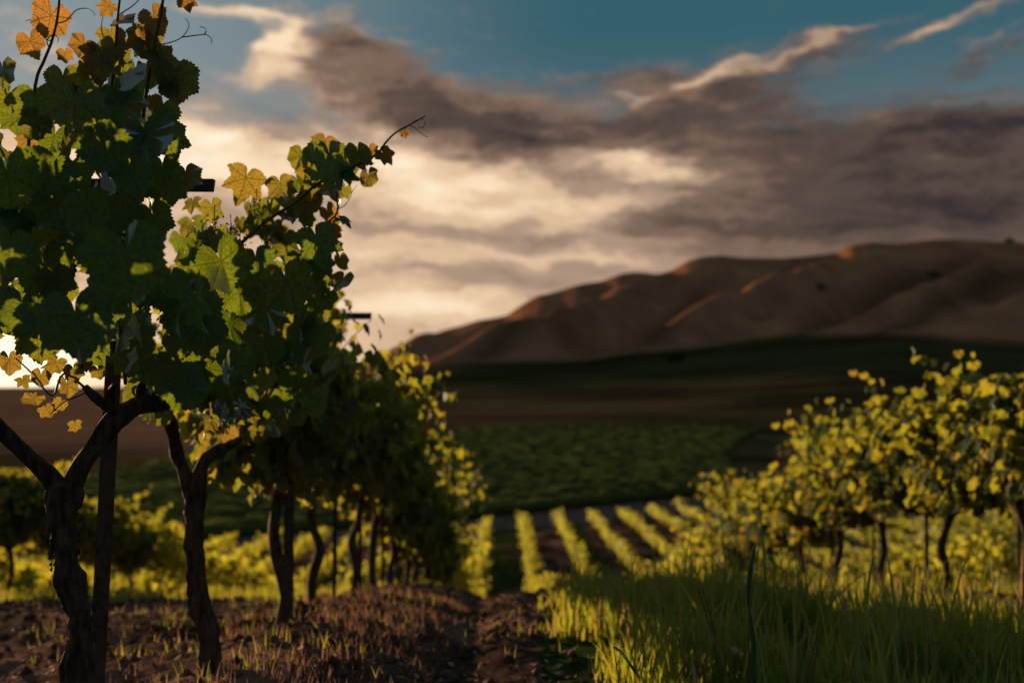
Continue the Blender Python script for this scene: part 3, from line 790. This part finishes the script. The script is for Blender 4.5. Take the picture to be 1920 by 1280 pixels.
filler(gl, [(130, 150), (160, 90), (220, 60), (290, 60), (320, 110), (340, 190), (240, 200), (140, 200)], 26, 2.6, 2.85, .035, .06, rs, .35)
child(v1, 'foliage', gl, M_LEAF)
shoot2(v1, [(75, 620), (60, 420), (52, 300), (66, 160), (82, 115), (97, 77), (108, 30), (113, -30)], [2.8, 2.75, 2.7, 2.62, 2.6, 2.58, 2.55, 2.5], .0055, .0028,
       [([(97, 77), (84, 72), (70, 50), (58, 38), (48, 40)], 2.57), ([(104, 45), (125, 38), (142, 20), (160, 16), (174, 22), (178, 30)], 2.55), ([(92, 92), (88, 75), (100, 66), (109, 72), (108, 80)], 2.58)])
shoot2(v1, [(235, 720), (215, 500), (200, 330), (208, 180), (216, 110), (218, 67), (222, 20), (228, -30)], [2.9, 2.8, 2.75, 2.68, 2.65, 2.62, 2.6, 2.55], .0055, .0028,
       [([(226, 26), (250, 10), (268, -8), (280, -14)], 2.6), ([(193, 70), (190, 50), (193, 30)], 2.6)])
shoot2(v1, [(290, 720), (250, 520), (252, 380), (265, 250), (276, 160), (286, 105), (293, 66), (301, 28), (310, -30)], [2.95, 2.85, 2.78, 2.7, 2.65, 2.62, 2.6, 2.58, 2.55], .006, .0034,
       [([(290, 86), (305, 83), (322, 79), (338, 72), (348, 62), (354, 50), (352, 40), (347, 35)], 2.58), ([(342, 70), (356, 68), (372, 66), (384, 65), (393, 69), (397, 76), (395, 82)], 2.58), ([(382, 66), (386, 60), (384, 54), (379, 51), (374, 51)], 2.58),
        ([(276, 158), (284, 165), (287, 152), (292, 148)], 2.62)])
shoot2(v1, [(175, 740), (120, 700), (98, 742), (60, 700), (30, 672)], [2.88, 2.84, 2.82, 2.82, 2.84], .004, .002)
shoot2(v1, [(160, 735), (140, 745), (118, 752), (95, 775)], [2.88, 2.84, 2.82, 2.8], .003, .0015)

# --- vine two
rs = random.Random(23)
Z2 = 4.1
b2 = P(394, 1272, Z2)
v2 = hero_root(b2[0], Z2, 'second grapevine of the left row, Y-forked trunk and long shoot reaching right')
gt = Geo()
tp = [np.array((b2[0], Z2, gz(b2[0], Z2) - .1))] + [P(a, b, Z2) for a, b in ((393, 1240), (389, 1185), (374, 1130), (365, 1041), (366, 971), (366, 905))]
tube(gt, tp, [.052, .042, .040, .042, .035, .037, .045], 22, 11, .24, 31)
tube(gt, [P(362, 930, Z2), P(345, 885, Z2), P(330, 845, Z2), P(316, 785, Z2 - .2), P(290, 765, Z2 - .5)], [.034, .028, .026, .025, .018], 12, 5, .16, 33)
tube(gt, [P(368, 930, Z2), P(378, 875, Z2), P(402, 848, Z2 + .05), P(440, 826, Z2 + .15), P(492, 788, Z2 + .4), P(520, 782, Z2 + .7)], [.034, .027, .026, .025, .022, .015], 12, 5, .16, 35)
child(v2, 'trunk', gt, M_BARK)
gl = Geo()
L2 = [(457, 347, 82, 3.35, -25, .5), (528, 355, 60, 3.35, 10, .45), (607, 274, 56, 3.3, 0, .75), (624, 312, 112, 3.25, 20, .05), (672, 298, 62, 3.25, 10, .1), (693, 286, 36, 3.3, 20, .9),
      (725, 293, 42, 3.25, 40, .95), (758, 251, 22, 3.25, 0, .95), (693, 337, 42, 3.3, 20, .6), (576, 318, 50, 3.35, 0, .6), (575, 387, 60, 3.4, -10, .55), (624, 359, 54, 3.4, 10, .45), (620, 405, 46, 3.4, 20, .85),
      (645, 412, 34, 3.3, 60, .3), (598, 462, 94, 3.2, 5, 0), (622, 440, 40, 3.4, 20, .9), (506, 444, 52, 3.5, 0, .5), (534, 464, 66, 3.5, 0, .25), (636, 493, 44, 3.5, 0, .7), (640, 532, 52, 3.5, -10, .5),
      (424, 508, 112, 3.05, 20, 0), (480, 500, 90, 3.3, 0, 0), (544, 545, 112, 3.1, 10, .08), (500, 590, 90, 3.3, 0, 0), (450, 560, 90, 3.2, 10, 0), (585, 560, 60, 3.3, 0, .1), (395, 460, 60, 3.4, 0, .1),
      (430, 620, 90, 3.2, 0, 0), (500, 660, 80, 3.4, 10, 0), (560, 620, 70, 3.5, 0, .1), (440, 690, 90, 3.3, -10, 0), (370, 480, 60, 3.4, 0, .1), (400, 400, 60, 3.45, 0, .3), (360, 385, 40, 3.4, 0, .3), (350, 430, 34, 3.5, 0, .55),
      (660, 300, 46, 3.35, 0, .6), (560, 300, 50, 3.3, -20, .2), (590, 335, 46, 3.3, 0, .1), (650, 330, 50, 3.3, 0, .1), (600, 500, 60, 3.4, 0, .1), (565, 500, 60, 3.4, 0, .1)]
for (x, y, wd, z, a, yg) in L2: hero_leaf(gl, x, y, wd, z, a + rs.uniform(-12, 12), yg, rs, .6)
POLY2 = [(345, 445), (380, 400), (430, 440), (470, 475), (540, 500), (600, 510), (620, 560), (600, 630), (620, 700), (600, 770), (540, 790), (470, 770), (420, 790), (345, 765), (320, 700), (330, 560)]
filler(gl, POLY2, 190, 3.45, 4.5, .045, .08, rs)
filler(gl, [(380, 720), (440, 760), (520, 760), (560, 700), (580, 800), (440, 830), (370, 800)], 40, 3.8, 4.6, .04, .06, rs, .3)
filler(gl, [(440, 440), (470, 380), (540, 350), (590, 300), (670, 290), (690, 320), (650, 360), (625, 420), (640, 520), (560, 500), (500, 470)], 46, 3.35, 3.7, .035, .06, rs, .12)
child(v2, 'foliage', gl, M_LEAF)
shoot2(v2, [(400, 780), (410, 600), (440, 480), (465, 444), (510, 407), (555, 379), (599, 342), (664, 312), (705, 290), (725, 265), (742, 249), (770, 233), (790, 222), (797, 217)],
       [3.9, 3.7, 3.5, 3.4, 3.35, 3.32, 3.3, 3.27, 3.25, 3.25, 3.25, 3.25, 3.25, 3.25], .0075, .0018,
       [([(766, 235), (778, 240), (788, 249), (796, 255), (803, 257)], 3.25), ([(745, 247), (762, 238), (780, 226), (793, 224), (797, 232), (791, 240), (783, 236), (785, 229)], 3.25)])
shoot2(v2, [(480, 700), (520, 560), (549, 499), (571, 468), (607, 424), (632, 399), (630, 360)], [3.8, 3.6, 3.45, 3.4, 3.38, 3.35, 3.35], .006, .003,
       [([(632, 392), (645, 386), (656, 371), (661, 358), (670, 347)], 3.35)])
for (x, y) in ((402, 400), (432, 418), (474, 372), (386, 432), (450, 440)): cluster(v2, x, y, 3.4, .07, rs)

# ------------------------------------------------------------------ trellis posts with cross arms
def make_post(x, y, h, top_dx, arms, label, r=.024, group='metal trellis posts along the vine rows'):
    root = empty('trellis_post', (x, y, gz(x, y)))
    tag(root, label, 'post', group)
    g = Geo(); w_ = r
    V = []; zs = (-.2, h)
    prof_ = [(-w_, -w_ * .7), (w_, -w_ * .7), (w_, -w_ * .35), (w_ * .3, -w_ * .35), (w_ * .3, w_ * .8), (-w_ * .3, w_ * .8), (-w_ * .3, -w_ * .35), (-w_, -w_ * .35)]
    for z in zs: V += [(a + top_dx * z / h, b, z) for a, b in prof_]
    j = np.arange(8); k = (j + 1) % 8
    g.add(np.array(V), [np.stack([j, k, k + 8, j + 8], 1), np.array([list(range(8, 16))])])
    link('stake', g.mesh('stake', [M_METAL], smooth=False), root)
    for (hz_, half) in arms:
        g2 = Geo(); xo = top_dx * hz_ / h
        for (x0, x1) in ((-half, half),):
            V = np.array([(xo + x0, -.034, hz_ - .02), (xo + x1, -.034, hz_ - .02), (xo + x1, -.034, hz_ + .02), (xo + x0, -.034, hz_ + .02),
                          (xo + x0, -.022, hz_ - .02), (xo + x1, -.022, hz_ - .02), (xo + x1, -.006, hz_ + .02), (xo + x0, -.006, hz_ + .02)])
            g2.add(V, [np.array([[0, 1, 2, 3], [7, 6, 5, 4], [0, 4, 5, 1], [3, 2, 6, 7], [1, 5, 6, 2], [0, 3, 7, 4]])])
        link('crossarm', g2.mesh('crossarm', [M_METAL], smooth=False), root)
    return root
pb = P(178, 1276, 3.15)
make_post(pb[0], 3.15, 1.95, .075, [(1.80, .29)], 'dark steel trellis post standing beside the nearest forked vine')
pb = P(536, 1205, 5.15)
make_post(pb[0], 5.15, 1.9, .0, [], 'thin dark trellis post by the third vine of the left row', r=.014)
pb = P(545, 1190, 5.95)
make_post(-1.26, 5.95, 1.95, 0, [(1.80, .47)], 'trellis post inside the left row, cross bar end showing against the sky', r=.018)
for yy, wd in ((12.0, 'third'), (18.0, 'fourth'), (24.0, 'fifth')):
    make_post(-1.26, yy, 1.95, 0, [(1.82, .35)], 'dark trellis post, the %s one along the left vine row' % wd, r=.02)
for yy, wd in ((9.75, 'first'), (15.9, 'second'), (21.9, 'third')):
    make_post(4.12, yy, 1.85, 0, [(1.7, .32)], 'thin trellis post, the %s one along the right vine row' % wd, r=.02)

for kk, ys, lab in ((0, (6.95, 8.4, 9.9, 11.4, 13.4, 14.9, 16.4), 'left'), (2, (8.05, 11.2, 12.7, 14.3, 17.2, 18.8), 'right')):
    for i, yy in enumerate(ys):
        make_post(ROWX(kk) + .07 + .03 * math.sin(i * 5), yy + .12, 1.35, .02 * math.sin(i * 3), [], 'thin dark training stake, the %s one along the %s vine row' % (ordinal(i + 1), lab), r=.015, group='thin stakes tied to the vines')
# ------------------------------------------------------------------ grasses
def grass_material(name, c1, c2, t1, t2):
    m, t, out = new_mat(name)
    ti = attr(t, 'tint'); s3 = t.new('ShaderNodeSeparateColor'); t.l.new(ti.outputs['Color'], s3.inputs[0])
    c = t.mix(s3.outputs[0], c1, c2); c = t.mix(s3.outputs[1], c, (.26, .16, .08))
    tt = t.mix(s3.outputs[2], t1, t2); tt = t.mix(s3.outputs[1], tt, (.42, .25, .11))
    d = t.new('ShaderNodeBsdfDiffuse'); t.l.new(c, d.inputs[0]); tr = t.new('ShaderNodeBsdfTranslucent'); t.l.new(tt, tr.inputs[0])
    mx = t.new('ShaderNodeMixShader'); mx.inputs[0].default_value = .5; t.l.new(d.outputs[0], mx.inputs[1]); t.l.new(tr.outputs[0], mx.inputs[2])
    gl_ = t.new('ShaderNodeBsdfGlossy'); gl_.inputs['Roughness'].default_value = .4; gl_.inputs[0].default_value = (.7, .75, .7, 1)
    m2 = t.new('ShaderNodeMixShader'); m2.inputs[0].default_value = .045; t.l.new(mx.outputs[0], m2.inputs[1]); t.l.new(gl_.outputs[0], m2.inputs[2])
    t.l.new(m2.outputs[0], out.inputs[0]); return m
M_GRASS = grass_material('grass_blade', (.028, .066, .014), (.07, .10, .020), (.22, .34, .025), (.50, .46, .035))
M_DRY = grass_material('dry_grass_blade', (.10, .058, .042), (.21, .125, .09), (.15, .085, .055), (.27, .16, .11))
def blades(name, X, Y, Hh, Wd, label, dry, seg=4, mat=None, rg=rng):
    n = len(X); Z = ground(X, Y) - .02
    a = rg.uniform(0, 2 * np.pi, n); lean = rg.gamma(2.0, .13, n)
    dx, dy = np.cos(a) * lean, np.sin(a) * lean; b = rg.uniform(0, np.pi, n); wx, wy = np.cos(b), np.sin(b) * .6
    V = np.empty((n, seg * 2 + 1, 3))
    for k in range(seg + 1):
        f = k / seg; px_ = X + dx * Hh * f ** 2; py_ = Y + dy * Hh * f ** 2; pz_ = Z + Hh * (f - .25 * lean * f * f * f)
        ww = Wd * (1 - f ** 1.6) * (.7 + .6 * min(f * 3, 1)) * .5
        if k < seg:
            V[:, 2 * k] = np.stack([px_ - wx * ww, py_ - wy * ww, pz_], 1); V[:, 2 * k + 1] = np.stack([px_ + wx * ww, py_ + wy * ww, pz_], 1)
        else: V[:, 2 * k] = np.stack([px_, py_, pz_], 1)
    m = seg * 2 + 1; o = np.arange(n)[:, None] * m
    q = np.concatenate([o + np.array([[2 * k, 2 * k + 1, 2 * k + 3, 2 * k + 2]]) for k in range(seg - 1)])
    t_ = o + np.array([[2 * seg - 2, 2 * seg - 1, 2 * seg]])
    T = np.empty((n, m, 4)); T[:] = np.stack([rg.random(n), (rg.random(n) < dry) * rg.uniform(.5, 1, n), rg.random(n), np.ones(n)], 1)[:, None, :]
    me = mesh_np(name, V.reshape(-1, 3), [q, t_], [mat or M_GRASS], {'tint': ('FLOAT_COLOR', T.reshape(-1, 4))})
    return tag(link(name, me), label, kind='stuff')
def scatter(n, x0, x1, y0, y1, p, fn):
    X = rng.uniform(x0, x1, n); Y = y0 + (y1 - y0) * rng.random(n) ** p; k = fn(X, Y); return X[k], Y[k]
# tall meadow strip between the rows
ed = lambda X, Y: .18 + .25 * fbm(Y * .9, X * 0, 2, 44) + .02 * Y
X, Y = scatter(46000, .0, 3.9, 3.15, 13, 1.5, lambda X, Y: (X > ed(X, Y) + .7 * rng.random(len(X)) ** 2) & (fbm(X * 1.6, Y * 1.6, 3, 61) > -.12 + .12 * rng.random(len(X))) & (rng.random(len(X)) < np.where(X > 2.2, .5, 1)))
hh = (.20 + .34 * (fbm(X * 1.7, Y * 1.7, 3, 62) + .5)) * rng.uniform(.4, 1.3, len(X)) * np.clip((X - ed(X, Y)) / .45 + .35, .3, 1) * np.interp(X, [0, 1.6, 2.6, 4], [1.0, .95, .55, .45]) * np.interp(Y, [0, 5, 8, 10, 13], [1.05, 1.0, .62, .42, .3]) * np.where(rng.random(len(X)) < .05, 1.55, 1.0)
blades('grass', X, Y, hh, rng.uniform(.007, .021, len(X)), 'tall green grass growing in the strip between the two near rows', .13)
X, Y = scatter(9000, -1.7, -.3, 3.2, 8.5, 1.2, lambda X, Y: (fbm(X * 2.2, Y * 1.6, 3, 81) + .5 * rng.random(len(X)) > .32))
blades('dry_grass', X, Y, rng.uniform(.03, .11, len(X)), rng.uniform(.003, .007, len(X)), 'dry reddish grass matted along the mound under the left row', .0, 3, M_DRY)
X, Y = scatter(420, .25, 3.6, 3.4, 8.5, 1.3, lambda X, Y: X > ed(X, Y) + .1)
blades('grass', X, Y, rng.uniform(.38, .66, len(X)) * np.interp(Y, [3, 6, 9], [1, .85, .6]), rng.uniform(.006, .011, len(X)), 'scattered tall dry stalks rising above the meadow grass', .75)
# short weeds on the bare strip and below the vines
X, Y = scatter(7500, -4.5, .6, 2.6, 14, 1.4, lambda X, Y: fbm(X * 1.6, Y * 1.6, 3, 71) > .18)
blades('grass', X, Y, rng.uniform(.03, .12, len(X)), rng.uniform(.003, .006, len(X)), 'sparse short weeds on the brown soil under the left row', .45)
X, Y = scatter(30000, 2.5, 12, 9.5, 30, 1.3, lambda X, Y: fbm(X * .8, Y * .8, 3, 75) > -.1)
blades('grass', X, Y, rng.uniform(.06, .26, len(X)), rng.uniform(.006, .012, len(X)), 'short grass behind the right row of vines', .25, 3)
X, Y = scatter(30000, -12, -1.8, 9.5, 28, 1.3, lambda X, Y: fbm(X * .8, Y * .8, 3, 76) > -.02)
blades('grass', X, Y, rng.uniform(.05, .22, len(X)), rng.uniform(.006, .012, len(X)), 'short grass around the rows on the far left', .25, 3)

# straw, dead leaves and clods on the soil
def debris(name, n, x0, x1, y0, y1, mat, smin, smax, asp, label):
    X, Y = scatter(n, x0, x1, y0, y1, 1.4, lambda X, Y: (X < ed(X, Y) + .1) | (X > 3.4)); n = len(X)
    c = np.stack([X, Y, ground(X, Y) + rng.uniform(0, .012, n)], 1)
    a = rng.normal(0, 1, (n, 3)); a[:, 2] *= .35; a /= np.linalg.norm(a, axis=1)[:, None]
    b = np.cross(a, np.array((0, 0, 1.)) + rng.normal(0, .45, (n, 3))); b /= np.linalg.norm(b, axis=1)[:, None]
    s_ = rng.uniform(smin, smax, n)[:, None]; up_ = np.cross(a, b) * s_ * .3 * rng.random(n)[:, None]
    V = np.stack([c - a * s_, c + b * s_ * asp - up_, c + a * s_ , c - b * s_ * asp - up_ * .3], 1).reshape(-1, 3)
    me = mesh_np(name, V, [np.arange(n * 4).reshape(-1, 4)], [mat]); tag(link(name, me), label, kind='stuff')
debris('straw', 26000, -4.5, 6, 3.0, 14, M_STRAW, .012, .05, .06, 'dry straw and clippings strewn over the soil strip')
debris('leaf_litter', 5000, -4.5, 6, 3.0, 14, M_DEAD, .008, .026, .6, 'brown dead leaves lying on the soil')
def clods():
    n = 9000; X, Y = scatter(n, -5, 7, 3.0, 15, 1.3, lambda X, Y: (X < ed(X, Y)) | (X > 3.5)); n = len(X)
    ic = np.array([(0, 0, 1), (.9, 0, .3), (.28, .85, .3), (-.72, .53, .3), (-.72, -.53, .3), (.28, -.85, .3), (0, 0, -.6)])
    F_ = np.array([[0, 1, 2], [0, 2, 3], [0, 3, 4], [0, 4, 5], [0, 5, 1], [6, 2, 1], [6, 3, 2], [6, 4, 3], [6, 5, 4], [6, 1, 5]])
    s_ = (.006 + .040 * rng.random(n) ** 2.6)[:, None, None]
    V = ic[None] * s_ * rng.uniform(.7, 1.3, (n, 7, 3)) + np.stack([X, Y, ground(X, Y)], 1)[:, None, :]
    f = (np.arange(n)[:, None, None] * 7 + F_[None]).reshape(-1, 3)
    tag(link('soil_clods', mesh_np('soil_clods', V.reshape(-1, 3), [f], [M_SOIL])), 'crumbled clods of brown soil on the strip', kind='stuff')
M_SOIL = simple('soil_clod', (.04, .026, .021), (.12, .075, .058), 20, 1.0, .4, .005, spec=0.0)
clods()

# single stems standing out of the grass
def grass_stem(px, z, w0, label, head=None, leafpts=None):
    b = P(px[0][0], px[0][1], z); root = empty('grass_stem', (b[0], z, gz(b[0], z)))
    tag(root, label, 'grass stem', 'single stems rising from the tall grass')
    off = np.array(root.location)
    g = Geo(); pts = [np.array((b[0] + .005, z, gz(b[0], z))) - off] + [P(a, c, z) - off for a, c in px]
    tube(g, pts, np.linspace(w0, w0 * .45, len(pts)), 6, 3); link('stem', g.mesh('stem', [M_BLADE]), root)
    if leafpts:
        for lp in leafpts:
            g = Geo(); c = catmull(np.array([P(a, c_, z) - off for a, c_, _ in lp]), 6); wv_ = np.interp(np.linspace(0, len(lp) - 1, len(c)), range(len(lp)), [q[2] for q in lp])
            tg = np.gradient(c, axis=0); sd_ = np.cross(tg, (0, 1, .25)); sd_ /= np.linalg.norm(sd_, axis=1)[:, None] + 1e-9
            V = np.stack([c - sd_ * wv_[:, None], c + np.array((0, .0015, 0)), c + sd_ * wv_[:, None]], 1).reshape(-1, 3)
            i = np.arange(len(c) - 1); fs = [np.stack([i * 3 + k, i * 3 + k + 1, (i + 1) * 3 + k + 1, (i + 1) * 3 + k], 1) for k in (0, 1)]
            g.add(V, fs, (.1, 0, .1, 1)); link('blade', g.mesh('blade', [M_BLADE]), root)
    if head:
        g = Geo(); a0, a1 = np.array(P(*head[0], z)) - off, np.array(P(*head[1], z)) - off; ax = a1 - a0; r_ = random.Random(5)
        for k in range(44):
            f = k / 44; c = a0 + ax * f; s_ = (-1, 1)[k % 2]; sp_ = np.array((s_ * .0035, r_.uniform(-.003, .003), 0)); d = nrm(ax) * .009
            tube(g, [c + sp_, c + sp_ * 1.6 + d * .6, c + sp_ * 1.2 + d * 1.3], [.0008, .0020, .0006], 5, 1)
            aw = c + sp_ + d; tube(g, [aw, aw + nrm(ax + np.array((s_ * r_.uniform(.03, .22), r_.uniform(-.1, .1), 0)) * np.linalg.norm(ax) * 2.0) * .05], [.0005, .0002], 3, 1)
        link('seed_head', g.mesh('seed_head', [M_SEED]), root)
M_BLADE = grass_material('dark_blade', (.018, .055, .030), (.03, .07, .03), (.03, .08, .02), (.05, .10, .02))
M_SEED = grass_material('seed_husk', (.10, .11, .03), (.14, .13, .04), (.30, .28, .05), (.35, .30, .06))
grass_stem([(1405, 1290), (1404, 1230), (1403, 1180), (1403, 1136)], 2.7, .0022, 'slim upright grass stem with one dark pointed blade, tallest in the meadow', None,
           [[(1403, 1136, .003), (1404, 1100, .006), (1408, 1065, .006), (1414, 1035, .003), (1417, 1020, .0004)], [(1406, 1285, .002), (1414, 1230, .007), (1410, 1180, .005), (1404, 1130, .001)]])
grass_stem([(1347, 1290), (1344, 1230), (1340, 1190), (1330, 1150)], 3.0, .0020, 'bearded yellow-green seed head bending left above the grass', ((1341, 1195), (1314, 1104)))
grass_stem([(1512, 1300), (1514, 1280), (1518, 1265)], 2.8, .0020, 'upright bearded green seed head at the lower edge of the meadow', ((1517, 1270), (1538, 1180)))
grass_stem([(1160, 1290), (1156, 1250), (1152, 1222), (1150, 1212)], 3.0, .0022, 'dry bent stalk with a folded pale blade in the lower meadow', None,
           [[(1150, 1212, .003), (1165, 1222, .005), (1182, 1246, .005), (1200, 1270, .004)]])
# papery dead leaf caught on the dark stem
g = Geo(); r_ = random.Random(3); add_leaf(g, P(1386, 1222, 2.62), (-.35, 0, -1), (-.9, -1, .2), .024, 1.0, HERO, r_, 1.1, 1.6)
o = link('dead_leaf', g.mesh('dead_leaf', [M_DEAD])); tag(o, 'curled papery pale leaf hanging on the dark grass stem', 'leaf')

# ------------------------------------------------------------------ far trees and bushes on the hills
M_OAK = leaf_material('oak_leaf', veins=False, ol=(.018, .026, .010), tl=(.05, .06, .01), tw=.2, gloss=0.0)
def far_tree(px, y, h, wd, label):
    x = (px - 945) / F * y; z = gz(x, y); root = empty('oak_tree', (x, y, z)); tag(root, label, 'tree', 'dark oaks scattered on the hills')
    r_ = random.Random(int(px)); g = Geo()
    tube(g, [(0, 0, -.5), (.2, 0, h * .3), (0, .1, h * .6)], [h * .05, h * .035, h * .02], 6, 2)
    for k in range(4):
        a = r_.uniform(0, 6.28); tube(g, [(.1, 0, h * .3), (math.cos(a) * wd * .25, math.sin(a) * wd * .25, h * .6)], [h * .025, h * .01], 5, 1)
    link('trunk', g.mesh('trunk', [M_BARK]), root)
    g = Geo(); cs = [(r_.gauss(0, wd * .24), r_.gauss(0, wd * .24), h * r_.uniform(.45, .85), r_.uniform(.16, .28) * wd) for _ in range(14)]
    for (a, b, c, r0) in cs:
        for k in range(70):
            d = nrm(np.array([r_.gauss(0, 1) for _ in range(3)])); q = np.array((a, b, c)) + d * r0 * r_.uniform(.6, 1.1)
            add_leaf(g, q, [r_.gauss(0, 1) for _ in range(3)], [r_.gauss(0, 1) for _ in range(3)], h * .045, 0, FAR, r_)
    link('crown', g.mesh('crown', [M_OAK]), root)
far_tree(1902, 905, 8, 11, 'dark oak crown on the skyline at the right end of the ridge')

far_tree(1258, 420, 5, 7, 'small oak at the foot of the lit spur')
far_tree(1275, 432, 4, 6, 'low bushy oak close beside the spur-foot oak')
far_tree(1760, 720, 7, 9, 'dark oak high on the slope of the right hill')
far_tree(1540, 640, 5, 8, 'lone oak half-way up the middle gully')
print('vines', len(cand), 'far', len(far_pack))
